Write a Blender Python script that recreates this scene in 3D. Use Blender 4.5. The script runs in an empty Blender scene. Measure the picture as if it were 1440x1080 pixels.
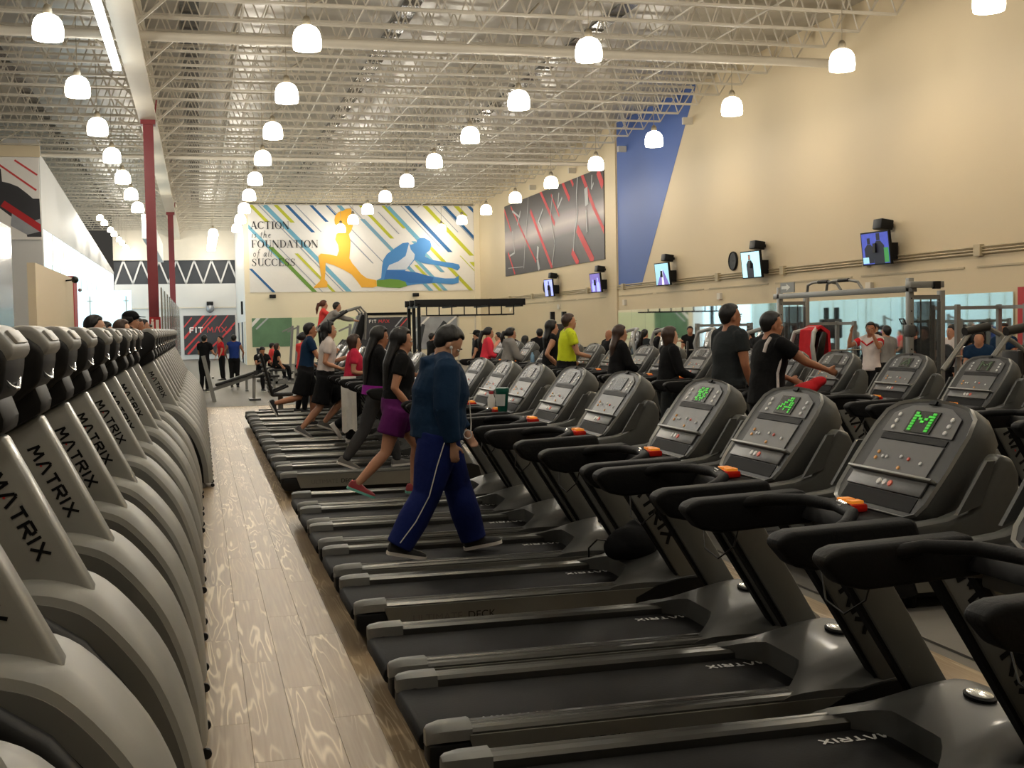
import bpy, bmesh, math, random
from mathutils import Vector, Matrix
random.seed(7)
S = bpy.context.scene
COL = S.collection
PI = math.pi
R = math.radians

# ---------------------------------------------------------------- camera
cam_d = bpy.data.cameras.new('camera'); cam = bpy.data.objects.new('camera', cam_d); COL.objects.link(cam)
FPX = 1700.0
cam_d.sensor_fit = 'HORIZONTAL'; cam_d.sensor_width = 36.0; cam_d.lens = 36.0 * FPX / 1440.0
cam_d.clip_start = 0.05; cam_d.clip_end = 400
def cam_rot(vp=(280.0, 464.5), roll=0.018):
    d = Vector((vp[0]-720, vp[1]-540, FPX)).normalized()      # the aisle direction seen by the camera
    e = Vector((1, -math.tan(roll), 0)); X = (e - d*e.dot(d)).normalized(); Z = X.cross(d)
    r0 = (X[0], d[0], Z[0]); r1 = (X[1], d[1], Z[1]); r2 = (X[2], d[2], Z[2])
    m = Matrix(((r0[0], -r1[0], -r2[0]), (r0[1], -r1[1], -r2[1]), (r0[2], -r1[2], -r2[2])))
    return m.to_4x4()
cam.matrix_world = Matrix.Translation((0, 0, 1.8)) @ cam_rot()
S.camera = cam
# ---------------------------------------------------------------- world, exposure
w = bpy.data.worlds.new('world'); S.world = w; w.use_nodes = True
w.node_tree.nodes['Background'].inputs[0].default_value = (1.0, 0.93, 0.82, 1)
w.node_tree.nodes['Background'].inputs[1].default_value = 0.05
S.view_settings.view_transform = 'Standard'; S.view_settings.look = 'None'
S.view_settings.exposure = 0.0; S.view_settings.gamma = 1.0; S.view_settings.use_curve_mapping = False
LAMP_W = 78.0          # light of one pendant
LAMP_COL = (1.0, 0.935, 0.84)

# ---------------------------------------------------------------- materials
MATS = {}
def srgb(r, g, b):
    f = lambda c: (c/255)/12.92 if c/255 <= 0.04045 else ((c/255+0.055)/1.055)**2.4
    return (f(r), f(g), f(b), 1)
def mat(name, rgb, rough=0.5, metal=0.0, var=0.08, scale=8.0, bump=0.0, emit=0.0, coat=0.0, spec=0.5, alpha=1.0, trans=0.0, stretch=None):
    if name in MATS: return MATS[name]
    m = bpy.data.materials.new(name); m.use_nodes = True
    nt = m.node_tree; b = nt.nodes['Principled BSDF']
    c = srgb(*rgb)
    b.inputs['Base Color'].default_value = c
    b.inputs['Roughness'].default_value = rough; b.inputs['Metallic'].default_value = metal
    b.inputs['Specular IOR Level'].default_value = spec
    b.inputs['Coat Weight'].default_value = coat; b.inputs['Coat Roughness'].default_value = 0.12
    b.inputs['Alpha'].default_value = alpha; b.inputs['Transmission Weight'].default_value = trans
    if emit > 0:
        b.inputs['Emission Color'].default_value = c; b.inputs['Emission Strength'].default_value = emit
    if var > 0 or bump > 0:
        tc = nt.nodes.new('ShaderNodeTexCoord'); src = tc.outputs['Object']
        if stretch:
            mp = nt.nodes.new('ShaderNodeMapping'); mp.inputs['Scale'].default_value = stretch
            nt.links.new(src, mp.inputs['Vector']); src = mp.outputs['Vector']
        n = nt.nodes.new('ShaderNodeTexNoise'); n.inputs['Scale'].default_value = scale; n.inputs['Detail'].default_value = 4
        nt.links.new(src, n.inputs['Vector'])
        if var > 0:
            mx = nt.nodes.new('ShaderNodeMix'); mx.data_type = 'RGBA'
            mx.inputs['A'].default_value = tuple(x*(1-var) for x in c[:3]) + (1,)
            mx.inputs['B'].default_value = tuple(min(1, x*(1+var)) for x in c[:3]) + (1,)
            nt.links.new(n.outputs['Fac'], mx.inputs['Factor']); nt.links.new(mx.outputs['Result'], b.inputs['Base Color'])
        if bump > 0:
            bp = nt.nodes.new('ShaderNodeBump'); bp.inputs['Strength'].default_value = bump; bp.inputs['Distance'].default_value = 0.02
            nt.links.new(n.outputs['Fac'], bp.inputs['Height']); nt.links.new(bp.outputs['Normal'], b.inputs['Normal'])
    MATS[name] = m
    return m

# ---------------------------------------------------------------- mesh builder
class MB:
    def __init__(s): s.v = []; s.f = []
    def add(s, vs, fs, M=None):
        o = len(s.v)
        for p in vs:
            p = Vector(p); s.v.append(M @ p if M else p)
        for f in fs: s.f.append([i+o for i in f])
        return s
    def box(s, x0, x1, y0, y1, z0, z1, M=None):
        vs = [(x, y, z) for x in (x0, x1) for y in (y0, y1) for z in (z0, z1)]
        return s.add(vs, [(0,1,3,2),(4,6,7,5),(0,4,5,1),(2,3,7,6),(0,2,6,4),(1,5,7,3)], M)
    def prism(s, prof, y0, y1, M=None, top=None):
        """closed profile in xz pushed along y; 'top' optional second profile at y1"""
        n = len(prof); t = top or prof
        vs = [(a, y0, b) for a, b in prof] + [(a, y1, b) for a, b in t]
        fs = [tuple(range(n)), tuple(range(2*n-1, n-1, -1))] + [(i, n+i, n+(i+1) % n, (i+1) % n) for i in range(n)]
        return s.add(vs, fs, M)
    def loft(s, rings, M=None, caps=True):
        n = len(rings[0]); vs = [p for r in rings for p in r]; fs = []
        for k in range(len(rings)-1):
            for i in range(n):
                j = (i+1) % n
                fs.append((k*n+i, k*n+j, (k+1)*n+j, (k+1)*n+i))
        if caps:
            fs.append(tuple(range(n-1, -1, -1))); b = (len(rings)-1)*n; fs.append(tuple(range(b, b+n)))
        return s.add(vs, fs, M)
    def tube(s, path, r, n=8, M=None, closed=False):
        path = [Vector(p) for p in path]; rs = r if isinstance(r, (list, tuple)) else [r]*len(path)
        rings = []; up = None
        for i, p in enumerate(path):
            a = path[i-1] if (i > 0 or closed) else p; b = path[(i+1) % len(path)] if (i < len(path)-1 or closed) else p
            t = (b-a).normalized()
            if up is None:
                up = Vector((0,0,1)) if abs(t.z) < 0.9 else Vector((1,0,0))
            x = t.cross(up).normalized(); up = x.cross(t).normalized()
            rings.append([p + (x*math.cos(2*PI*k/n) + up*math.sin(2*PI*k/n))*rs[i] for k in range(n)])
        if closed: rings.append(rings[0])
        return s.loft(rings, M, caps=not closed)
    def bar(s, a, b, w=0.03, h=None):
        a = Vector(a); b = Vector(b); h = h or w
        t = (b-a).normalized(); up = Vector((0,0,1)) if abs(t.z) < 0.95 else Vector((0,1,0))
        x = t.cross(up).normalized()*(w/2); u = x.cross(t).normalized()*(h/2)
        return s.loft([[p-x-u, p+x-u, p+x+u, p-x+u] for p in (a, b)])
    def lathe(s, prof, n=16, M=None):
        """profile of (r, z) spun about z"""
        return s.loft([[(r*math.cos(2*PI*k/n), r*math.sin(2*PI*k/n), z) for k in range(n)] for r, z in prof], M)
    def ell(s, c, rx, ry, rz, nu=10, nv=7, M=None):
        rings = []
        for j in range(nv+1):
            a = -PI/2 + PI*j/nv; k = max(math.cos(a), 0.02)
            rings.append([(c[0]+rx*k*math.cos(2*PI*i/nu), c[1]+ry*k*math.sin(2*PI*i/nu), c[2]+rz*math.sin(a)) for i in range(nu)])
        return s.loft(rings, M)
    def build(s, name, m, parent=None, smooth=False, bevel=0.0, seg=2, data=False):
        me = bpy.data.meshes.new(name); me.from_pydata([tuple(p) for p in s.v], [], s.f)
        bm = bmesh.new(); bm.from_mesh(me)
        bmesh.ops.recalc_face_normals(bm, faces=bm.faces)
        if bevel > 0:
            es = [e for e in bm.edges if len(e.link_faces) == 2 and e.calc_face_angle(0) > 0.5]
            bmesh.ops.bevel(bm, geom=es, offset=bevel, segments=seg, affect='EDGES', profile=0.5, clamp_overlap=True)
        bm.to_mesh(me); bm.free()
        if smooth or bevel > 0:
            for p in me.polygons: p.use_smooth = True
            try: me.set_sharp_from_angle(angle=R(38))
            except Exception: pass
        me.materials.append(MATS[m] if isinstance(m, str) else m)
        if data: return me
        o = bpy.data.objects.new(name, me); COL.objects.link(o)
        if parent: o.parent = parent
        return o

def tag(o, label, cat, group=None):
    o['label'] = label; o['category'] = cat
    if group: o['group'] = group
    return o
def thing(name, label, cat, loc=(0,0,0), rz=0.0, group=None):
    o = bpy.data.objects.new(name, None); COL.objects.link(o); o.empty_display_size = 0.1
    o.location = loc; o.rotation_euler = (0, 0, rz)
    return tag(o, label, cat, group)
def struct(o): o['kind'] = 'structure'; return o
def dup(root, loc, rz=None, label=None, group=None):
    def cp(o, par):
        c = o.copy(); COL.objects.link(c)
        if par: c.parent = par; c.matrix_parent_inverse = o.matrix_parent_inverse.copy()
        for ch in KIDS.get(o.name, []): cp(ch, c)
        return c
    KIDS = {}
    for o in list(root.children_recursive): KIDS.setdefault(o.parent.name, []).append(o)
    r = cp(root, None); r.location = loc
    if rz is not None: r.rotation_euler = (0, 0, rz)
    if label: r['label'] = label
    if group: r['group'] = group
    return r

# ---------------------------------------------------------------- flat print and lettering
def frame(o, e1, e2):
    """matrix taking print coordinates (u right, v up, w out) to a surface"""
    e1 = Vector(e1).normalized(); e2 = Vector(e2).normalized(); e3 = e1.cross(e2)
    m = Matrix((e1, e2, e3)).transposed().to_4x4(); m.translation = Vector(o); return m
def poly_print(name, pts, m, M, w=0.004, parent=None):
    """thin flat shape on a surface; pts in print coordinates"""
    n = len(pts)
    mb = MB(); mb.add([(a, b, w) for a, b in pts], [tuple(range(n))], M)
    return mb.build(name, m, parent)
def multi_print(name, polys, m, M, w=0.004, parent=None):
    mb = MB()
    for k, pts in enumerate(polys): mb.add([(a, b, w + 0.00004*k) for a, b in pts], [tuple(range(len(pts)))], M)
    return mb.build(name, m, parent)
def clip_rect(pts, x0, x1, y0, y1):
    def cut(ps, ins, isec):
        out = []
        for i in range(len(ps)):
            a, b = ps[i-1], ps[i]
            if ins(b):
                if not ins(a): out.append(isec(a, b))
                out.append(b)
            elif ins(a): out.append(isec(a, b))
        return out
    def ix(c): return lambda a, b: (c, a[1]+(b[1]-a[1])*(c-a[0])/(b[0]-a[0]))
    def iy(c): return lambda a, b: (a[0]+(b[0]-a[0])*(c-a[1])/(b[1]-a[1]), c)
    for ins, isec in ((lambda p: p[0] >= x0, ix(x0)), (lambda p: p[0] <= x1, ix(x1)), (lambda p: p[1] >= y0, iy(y0)), (lambda p: p[1] <= y1, iy(y1))):
        if pts: pts = cut(pts, ins, isec)
    return pts
def band(a, b, w, w2=None):
    """quad along a line"""
    d = Vector((b[0]-a[0], b[1]-a[1])).normalized(); n = Vector((-d.y, d.x)); w2 = w if w2 is None else w2
    return [(a[0]+n.x*w/2, a[1]+n.y*w/2), (a[0]-n.x*w/2, a[1]-n.y*w/2), (b[0]-n.x*w2/2, b[1]-n.y*w2/2), (b[0]+n.x*w2/2, b[1]+n.y*w2/2)]
LOGO = {'M': (1.0, [[(0,0),(.14,1),(.5,.3),(.86,1),(1,0)]]), 'A': (.95, [[(0,0),(.4,1),(.58,1),(.95,0)]]), 'T': (.85, [[(0,.93),(.85,.93)],[(.43,.93),(.43,0)]]),
        'R': (.85, [[(0,0),(0,.93),(.8,.93),(.85,.55),(.1,.48)],[(.4,.45),(.85,0)]]), 'I': (.15, [[(.08,0),(.08,1)]]), 'X': (.9, [[(0,0),(.9,1)],[(0,1),(.9,0)]]),
        'F': (.75, [[(.08,0),(.08,.93),(.75,.93)],[(.08,.5),(.65,.5)]]), 'S': (.8, [[(.8,.93),(.08,.93),(.08,.53),(.75,.47),(.75,.07),(0,.07)]])}
def logo(text, h, sw, gap=0.35):
    x = 0; out = []
    for ch in text:
        if ch == ' ': x += 0.5; continue
        wd, sts = LOGO[ch]
        for st in sts:
            for a, b in zip(st, st[1:]): out.append(band(((a[0]+x)*h, a[1]*h), ((b[0]+x)*h, b[1]*h), sw))
        x += wd + gap
    return out, (x-gap)*h
def font_mesh(body, size, m, name):
    cu = bpy.data.curves.new(name, 'FONT'); cu.body = body; cu.size = size
    o = bpy.data.objects.new(name, cu); COL.objects.link(o)
    bpy.context.view_layer.update()
    me = bpy.data.meshes.new_from_object(o.evaluated_get(bpy.context.evaluated_depsgraph_get()))
    bpy.data.objects.remove(o); me.materials.append(MATS[m]); me.name = name
    return me
def font_obj(name, body, size, m, M, parent=None, me=None):
    me = me or font_mesh(body, size, m, name); me = me.copy() ; me.transform(M)
    o = bpy.data.objects.new(name, me); COL.objects.link(o)
    if parent: o.parent = parent
    return o
# display serif capitals: strokes of (x, y, width)
def _arc(cx, cy, rx, ry, a0, a1, thin, thick, n=14):
    return [(cx+rx*math.cos(R(a0+(a1-a0)*i/n)), cy+ry*math.sin(R(a0+(a1-a0)*i/n)), thin+(thick-thin)*abs(math.cos(R(a0+(a1-a0)*i/n)))**1.5) for i in range(n+1)]
_t, _k = .045, .15
def _l(*p, w=_t): return [(a, b, w) for a, b in p]
SERIF = {'A': (.8, [_l((.05,0),(.36,1)), _l((.36,1),(.7,0), w=_k), _l((.14,.33),(.56,.33)), _l((-.06,.02),(.18,.02)), _l((.54,.02),(.88,.02))]),
 'C': (.78, [_arc(.42,.5,.38,.48,42,318,_t,_k), _l((.72,.78),(.72,.98)), _l((.72,.24),(.72,.1))]),
 'T': (.75, [_l((0,.97),(.75,.97)), _l((.375,1),(.375,0), w=_k), _l((.02,.97),(.02,.72)), _l((.73,.97),(.73,.72)), _l((.22,.02),(.53,.02))]),
 'I': (.36, [_l((.18,0),(.18,1), w=_k), _l((0,.02),(.36,.02)), _l((0,.98),(.36,.98))]),
 'O': (.86, [_arc(.43,.5,.37,.48,0,360,_t,_k,22)]),
 'N': (.85, [_l((.1,0),(.1,1)), _l((.1,1),(.76,0), w=_k), _l((.76,0),(.76,1)), _l((0,.02),(.22,.02)), _l((.63,.98),(.88,.98))]),
 'F': (.68, [_l((.17,0),(.17,1), w=_k), _l((0,.98),(.66,.98)), _l((.17,.5),(.45,.5)), _l((.65,.98),(.65,.72)), _l((.45,.62),(.45,.38)), _l((0,.02),(.36,.02))]),
 'E': (.7, [_l((.17,0),(.17,1), w=_k), _l((0,.98),(.66,.98)), _l((.17,.5),(.45,.5)), _l((.65,.98),(.65,.75)), _l((.45,.62),(.45,.38)), _l((0,.02),(.66,.02)), _l((.66,.02),(.66,.28))]),
 'U': (.85, [_l((.18,1),(.18,.3), w=_k), _arc(.45,.3,.27,.28,180,360,_t,_k*.8), _l((.72,.3),(.72,1)), _l((0,.98),(.36,.98)), _l((.6,.98),(.84,.98))]),
 'D': (.85, [_l((.17,0),(.17,1), w=_k), _arc(.32,.5,.46,.48,-90,90,_t,_k), _l((0,.98),(.34,.98)), _l((0,.02),(.34,.02))]),
 'S': (.62, [[(.55,.78,_t),(.48,.93,_t),(.3,.98,_t),(.12,.88,.08),(.1,.72,.12),(.28,.56,_k),(.48,.4,_k),(.54,.24,.12),(.48,.1,.08),(.3,.02,_t),(.12,.06,_t),(.05,.24,_t)], _l((.56,.7),(.56,.98)), _l((.04,.02),(.04,.3))]),
 'i': (.22, [_l((.1,0),(.2,.5), w=.07), _l((.25,.66),(.27,.72), w=.07)]), 's': (.32, [_l((.3,.42),(.2,.5),(.12,.4),(.25,.2),(.2,.05),(.02,.06), w=.06)]),
 't': (.28, [_l((.22,.75),(.08,.06),(.2,.03), w=.06), _l((.05,.5),(.3,.5))]), 'h': (.46, [_l((.2,.95),(.02,0), w=.06), _l((.08,.3),(.28,.5),(.36,.42),(.3,.05),(.4,.03), w=.06)]),
 'e': (.36, [_l((.06,.25),(.3,.34),(.27,.48),(.14,.45),(.05,.22),(.12,.03),(.3,.1), w=.06)]), 'o': (.4, [_l((.22,.5),(.08,.35),(.06,.12),(.18,.01),(.32,.15),(.34,.38),(.22,.5), w=.06)]),
 'f': (.3, [_l((.42,.9),(.32,.97),(.22,.8),(.06,-.1),(-.04,-.18), w=.06), _l((.06,.5),(.34,.5))]), 'a': (.44, [_l((.36,.48),(.2,.5),(.06,.25),(.1,.02),(.26,.15),(.38,.5),(.3,.06),(.4,.04), w=.06)]), 'l': (.2, [_l((.22,.97),(.05,.06),(.14,.03), w=.06)])}
def serif(text, h):
    x = 0; out = []
    for ch in text:
        if ch == ' ': x += .35; continue
        wd, sts = SERIF[ch]
        for st in sts:
            for a, b in zip(st, st[1:]): out.append(band(((a[0]+x)*h, a[1]*h), ((b[0]+x)*h, b[1]*h), a[2]*h, b[2]*h))
        x += wd + .12
    return out, x*h
# ---------------------------------------------------------------- palette
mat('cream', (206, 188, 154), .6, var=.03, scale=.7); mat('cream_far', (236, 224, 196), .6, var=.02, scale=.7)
mat('white_wall', (206, 206, 204), .6, var=.02, scale=1); mat('white_paint', (214, 206, 190), .45, var=.05, scale=3)
mat('blue_paint', (62, 92, 158), .55, var=.04, scale=.8); mat('red_paint', (140, 22, 30), .4, var=.1, scale=2); mat('red_panel', (178, 28, 34), .5)
mat('steel_red', (120, 26, 34), .4, var=.12, scale=3); mat('rubber_floor', (104, 101, 95), .55, var=.18, scale=3, bump=.05)
mat('roof_foil', (172, 166, 154), .36, metal=.25, var=.25, scale=2.2, bump=.7, stretch=(1, .35, 1)); mat('roof_strip', (74, 72, 68), .22, metal=.6, var=.5, scale=3, bump=.8)
mat('joist_paint', (196, 188, 172), .5, var=.08, scale=2); mat('conduit', (176, 160, 128), .5); mat('black', (14, 14, 15), .45, var=.15, spec=.25); mat('black_gloss', (10, 10, 11), .18)
mat('frost', (196, 226, 238), .35, var=.03, scale=1, emit=1.15); mat('lit_window', (240, 248, 252), .5, var=.0, emit=.95)
mat('glass_green', (150, 196, 186), .08, var=0, trans=.0, alpha=.42); mat('mirror', (244, 250, 250), .03, metal=1.0, var=0)
mat('grey_gloss', (150, 152, 156), .12, metal=.4, var=.12, scale=1.5); mat('kiosk', (216, 200, 168), .6, var=.03); mat('kiosk_shade', (190, 172, 140), .6, var=.03)
mat('pit_black', (16, 16, 17), .6, spec=.12); mat('chrome', (200, 200, 200), .15, metal=1, var=0); mat('dark_slate', (52, 55, 60), .6)
mat('lamp_shade', (255, 246, 226), .4, var=0, emit=14.0); mat('lamp_metal', (170, 160, 140), .4, metal=.6, var=0); mat('tube_light', (240, 250, 255), .4, var=0, emit=9.0)

# wood: pale oak with light cathedral grain
def wood():
    m = bpy.data.materials.new('oak_plank'); m.use_nodes = True; nt = m.node_tree; b = nt.nodes['Principled BSDF']; N = nt.nodes.new; L = nt.links.new
    tc = N('ShaderNodeTexCoord'); oi = N('ShaderNodeObjectInfo'); geo = N('ShaderNodeNewGeometry')
    mul = N('ShaderNodeVectorMath'); mul.operation = 'SCALE'; mul.inputs['Scale'].default_value = 40; cx = N('ShaderNodeCombineXYZ')
    L(oi.outputs['Random'], cx.inputs[0]); L(oi.outputs['Random'], cx.inputs[1]); L(cx.outputs[0], mul.inputs[0])
    ad = N('ShaderNodeVectorMath'); L(geo.outputs['Position'], ad.inputs[0]); L(mul.outputs[0], ad.inputs[1])
    def stretched(sx, sy, sc, det, dist):
        mp = N('ShaderNodeMapping'); mp.inputs['Scale'].default_value = (sx, sy, 1); L(ad.outputs[0], mp.inputs['Vector'])
        n = N('ShaderNodeTexNoise'); n.inputs['Scale'].default_value = sc; n.inputs['Detail'].default_value = det; n.inputs['Distortion'].default_value = dist; L(mp.outputs[0], n.inputs['Vector']); return n.outputs['Fac']
    grain = stretched(11, .8, 1.0, 1.5, .5); zone = stretched(5, .35, 1.0, 2, .3); fine = stretched(70, 1.6, 1.0, 2, 0)
    def mth(op, x, y=None):
        n = N('ShaderNodeMath'); n.operation = op
        for i, v in enumerate((x, y)):
            if v is None: continue
            if isinstance(v, (int, float)): n.inputs[i].default_value = v
            else: L(v, n.inputs[i])
        return n.outputs[0]
    line = mth('POWER', mth('MAXIMUM', mth('SINE', mth('MULTIPLY', grain, 46.0)), 0.0), 2.2)
    zm = N('ShaderNodeMapRange'); zm.inputs['From Min'].default_value = .40; zm.inputs['From Max'].default_value = .62; L(zone, zm.inputs['Value'])
    fac = mth('ADD', mth('MULTIPLY', mth('MULTIPLY', line, zm.outputs[0]), .8), mth('MULTIPLY', mth('SUBTRACT', fine, .35), .55))
    cr = N('ShaderNodeValToRGB'); e = cr.color_ramp.elements; e[0].position = .0; e[0].color = srgb(142, 121, 92); e[1].position = .85; e[1].color = srgb(220, 206, 178)
    el = cr.color_ramp.elements.new(.2); el.color = srgb(160, 140, 110)
    L(fac, cr.inputs[0])
    hv = N('ShaderNodeHueSaturation'); mr = N('ShaderNodeMapRange'); mr.inputs['To Min'].default_value = .94; mr.inputs['To Max'].default_value = 1.05
    L(oi.outputs['Random'], mr.inputs['Value']); L(mr.outputs[0], hv.inputs['Value']); L(cr.outputs[0], hv.inputs['Color']); L(hv.outputs[0], b.inputs['Base Color'])
    b.inputs['Roughness'].default_value = .42
    MATS['oak_plank'] = m
wood()

# ---------------------------------------------------------------- floor
WX0, WX1, WY0, WY1 = -2.3, 3.9, -2.0, 29.0
fl = MB(); fl.box(-12, 14.8, -14, 78.3, -.2, -.014)
fl.box(-12, WX0, -14, 78.3, -.014, 0); fl.box(WX1, 14.8, -14, 78.3, -.014, 0); fl.box(WX0, WX1, WY1, 78.3, -.014, 0); fl.box(WX0, WX1, -14, WY0, -.014, 0)
floor = struct(fl.build('floor', 'rubber_floor'))
PW, PL = .19, 1.55
pl = MB(); pl.box(0, PW-.0012, 0, PL-.0012, -.013, 0); plank_me = pl.build('plank', 'oak_plank', data=True, bevel=.0006, seg=1)
rest = MB(); count = 0
nx = int((WX1-WX0)/PW)
for i in range(nx):
    x = WX0 + i*PW; y = WY0 - (i*.53 % PL)
    while y < WY1:
        y1 = min(y+PL, WY1); seen = (-.15 < x < .85 and y > 2.2) or (2.75 < x < 3.75 and 4 < y < 18)
        if seen and y1-y > 1.5 and count < 240:
            o = bpy.data.objects.new('plank', plank_me); COL.objects.link(o); o.location = (x, y, 0); o.parent = floor; count += 1
        else:
            rest.box(x, x+PW-.0012, max(y, WY0), y1-.0012, -.013, 0)
        y += PL
o = rest.build('plank_field', 'oak_plank', floor); o['kind'] = 'stuff'
mat('brass_strip', (150, 140, 120), .4, metal=.5); 
MB().box(WX0, WX1, WY1-.03, WY1+.03, 0, .006).build('threshold_strip', 'brass_strip', floor)

# ---------------------------------------------------------------- walls
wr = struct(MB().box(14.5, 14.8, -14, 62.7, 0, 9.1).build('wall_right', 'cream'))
MB().box(14.44, 14.5, 40.85, 42.0, 0, 9.0).build('pilaster', 'cream', wr)
MR = frame((14.5, 0, 0), (0, -1, 0), (0, 0, 1))        # print frame on the right wall: u = -Y, v = Z, w into the room
poly_print('painted_panel', [(-40.8, 3.06), (-38.46, 3.08), (-33.55, 9.0), (-40.8, 9.0)], 'blue_paint', MR, .006, wr)
for z, r in ((3.0, .022), (3.06, .018), (3.12, .022)):
    MB().tube([(14.46, y, z) for y in (14, 62)], r, 6).build('conduit', 'conduit', wr)
for i in range(12): MB().box(14.40, 14.5, 16.1+4*i, 16.3+4*i, 2.95, 3.17).build('conduit_clamp', 'conduit', wr)
for i in range(11): MB().box(14.48, 14.5, 16.5+4.2*i, 20.3+4.2*i, 2.73, 2.765).build('wall_groove', 'conduit', wr)
for i in range(5): MB().box(14.42, 14.5, 24.0+8*i, 24.22+8*i, 2.42, 2.6).build('wall_box', 'white_paint', wr)
tag(poly_print('red_wall_panel', [(-19.1, 0), (-14.6, 0), (-14.6, 2.32), (-19.1, 2.32)], 'red_panel', MR, .02), 'red panel on cream wall at the end of the mirrors', 'wall panel')
mr_ = thing('wall_mirror', 'long row of tall frameless mirrors along the cream wall', 'mirror', (14.48, 19.2, 0))
for i in range(16):
    MB().box(-.02, 0, i*1.35+.004, i*1.35+1.346, .35, 2.24).build('mirror_panel', 'mirror', mr_)
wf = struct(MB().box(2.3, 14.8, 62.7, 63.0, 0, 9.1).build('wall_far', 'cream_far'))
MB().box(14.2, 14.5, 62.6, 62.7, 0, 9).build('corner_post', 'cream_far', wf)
wc = struct(MB().box(2.3, 2.45, 63.0, 78.0, 0, 9.1).build('wall_corridor', 'white_wall'))
for k in range(4): MB().box(2.26, 2.3, 64+3*k, 64.9+3*k, 0, 2.2).build('corridor_panel', 'dark_slate' if k % 2 else 'white_paint', wc)
MB().box(2.2, 2.3, 66, 66.5, 2.6, 3.3).build('wall_speaker', 'black', wc)
wb = struct(MB().box(-4.95, 2.45, 78.0, 78.3, 0, 4.7).build('wall_end', 'white_wall'))
MB().box(-4.95, 2.45, 77.9, 78.0, 3.18, 3.24).build('wall_trim', 'white_paint', wb)
MB().box(-4.95, 2.45, 78.05, 78.3, 4.7, 6.15).build('truss_infill', 'dark_slate', wb)
MB().box(-4.95, 2.45, 77.8, 78.3, 6.15, 8.8).build('truss_header', 'white_paint', wb)
for i in range(7):
    x = -4.9 + i*1.05
    MB().bar((x, 78.0, 4.72), (x+.52, 78.0, 6.15), .1).build('truss_web', 'white_wall', wb); MB().bar((x+1.05, 78.0, 4.72), (x+.52, 78.0, 6.15), .1).build('truss_web', 'white_wall', wb)
struct(MB().box(-12, 14.8, -14.3, -14, 0, 9.1).build('wall_back', 'cream'))
struct(MB().box(-12.3, -12, -14, 78.3, 0, 9.1).build('wall_left', 'white_wall'))
# left hall: return wall with a poster, upper wall with slanted top, lit clerestory, frosted glazing
ret = struct(MB().box(-12, -4.95, 43.0, 43.3, 0, 8.2).build('wall_return', 'white_wall'))
MB().box(-12, -4.93, 42.94, 43.0, 7.62, 8.0).build('return_header', 'kiosk', ret)
hall = MB(); pf = [(43.3, 5.3), (78, 5.3), (78, 5.45), (43.3, 7.75)]
hall.add([(-4.95, a, b) for a, b in pf] + [(-5.1, a, b) for a, b in pf], [(0,1,2,3),(7,6,5,4),(0,4,5,1),(1,5,6,2),(2,6,7,3),(3,7,4,0)])
hw = struct(hall.build('wall_hall', 'white_wall'))
w1 = struct(MB().box(-5.08, -4.98, 43.3, 78, 4.2, 5.3).build('window_1', 'lit_window'))
for i in range(9): MB().box(-4.99, -4.96, 46+3.6*i, 46.05+3.6*i, 4.2, 5.3).build('mullion', 'white_paint', w1)
w2 = struct(MB().box(-5.1, -4.96, 43.3, 78, 0, 4.2).build('window_2', 'frost'))
for i in range(12): MB().box(-4.97, -4.94, 45.5+2.7*i, 45.55+2.7*i, 0, 4.2).build('mullion', 'white_paint', w2)
w3 = struct(MB().box(-4.93, -2.55, 50.0, 50.05, 0, 3.42).build('window_3', 'frost'))
for x in (-4.1, -2.75):
    q = MB(); q.box(x-.015, x+.015, 49.96, 50.0, .1, 3.2); q.box(x-.1, x+.1, 49.95, 49.98, 3.0, 3.03); q.build('glass_clamp', 'lamp_metal', w3)
# free standing booth walls
kk = struct(MB().box(-3.36, -3.2, 26.4, 34.0, 0, 3.24).build('wall_booth', 'kiosk'))
MB().box(-3.38, -3.18, 34.0, 34.9, 0, 3.3).build('red_pilaster', 'red_panel', kk)
MB().tube([(-3.2, 32.2, 3.1), (-3.0, 32.1, 3.12)], .02, 6).build('camera_arm', 'black', kk)
MB().ell((-2.97, 32.1, 3.12), .09, .12, .09).build('camera_dome', 'black_gloss', kk, smooth=True)
MB().ell((-3.1, 34.8, 2.95), .05, .05, .05).build('sensor', 'grey_gloss', kk, smooth=True)
gp = struct(MB().box(-4.5, -4.4, 18.0, 31.9, 0, 4.4).build('wall_glossy', 'grey_gloss'))
q = MB(); q.box(-4.4, -4.36, 27.8, 27.9, 0, 2.2); q.box(-4.4, -4.36, 28.5, 28.6, 0, 2.2); q.box(-4.4, -4.36, 27.8, 28.6, 2.1, 2.2); q.build('door_frame', 'white_wall', gp)
# columns
for i, Y in enumerate((34.0, 60.0)):
    c = thing('steel_column', ('dark red steel column carrying the nearer roof beam, red notice at its foot', 'dark red steel column carrying the roof beam, partly behind green glass')[i], 'column', (-1.16, Y, 0), 0, 'red roof columns')
    q = MB(); q.box(-.13, .13, -.13, -.10, 0, 7.3); q.box(-.13, .13, .10, .13, 0, 7.3); q.box(-.1, .1, -.1, .1, 0, 7.3); q.build('shaft', 'steel_red', c)
    MB().box(-.2, .2, -.2, .2, 0, .03).build('base_plate', 'steel_red', c); MB().box(-.19, .19, -.19, .19, 7.3, 7.42).build('cap_plate', 'steel_red', c)
    for s in (-1, 1): MB().bar((s*.15, 0, 7.35), (s*.24, 0, 8.0), .04).build('strap', 'steel_red', c)
mat('sign_white', (235, 225, 215), .5, emit=.05)
sg = thing('safety_sign', 'small red safety sign with white pictograms on red column', 'sign', (-1.14, 33.86, 1.98))
MB().box(-.15, .15, -.01, 0, -.2, .2).build('board', 'red_panel', sg)
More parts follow.
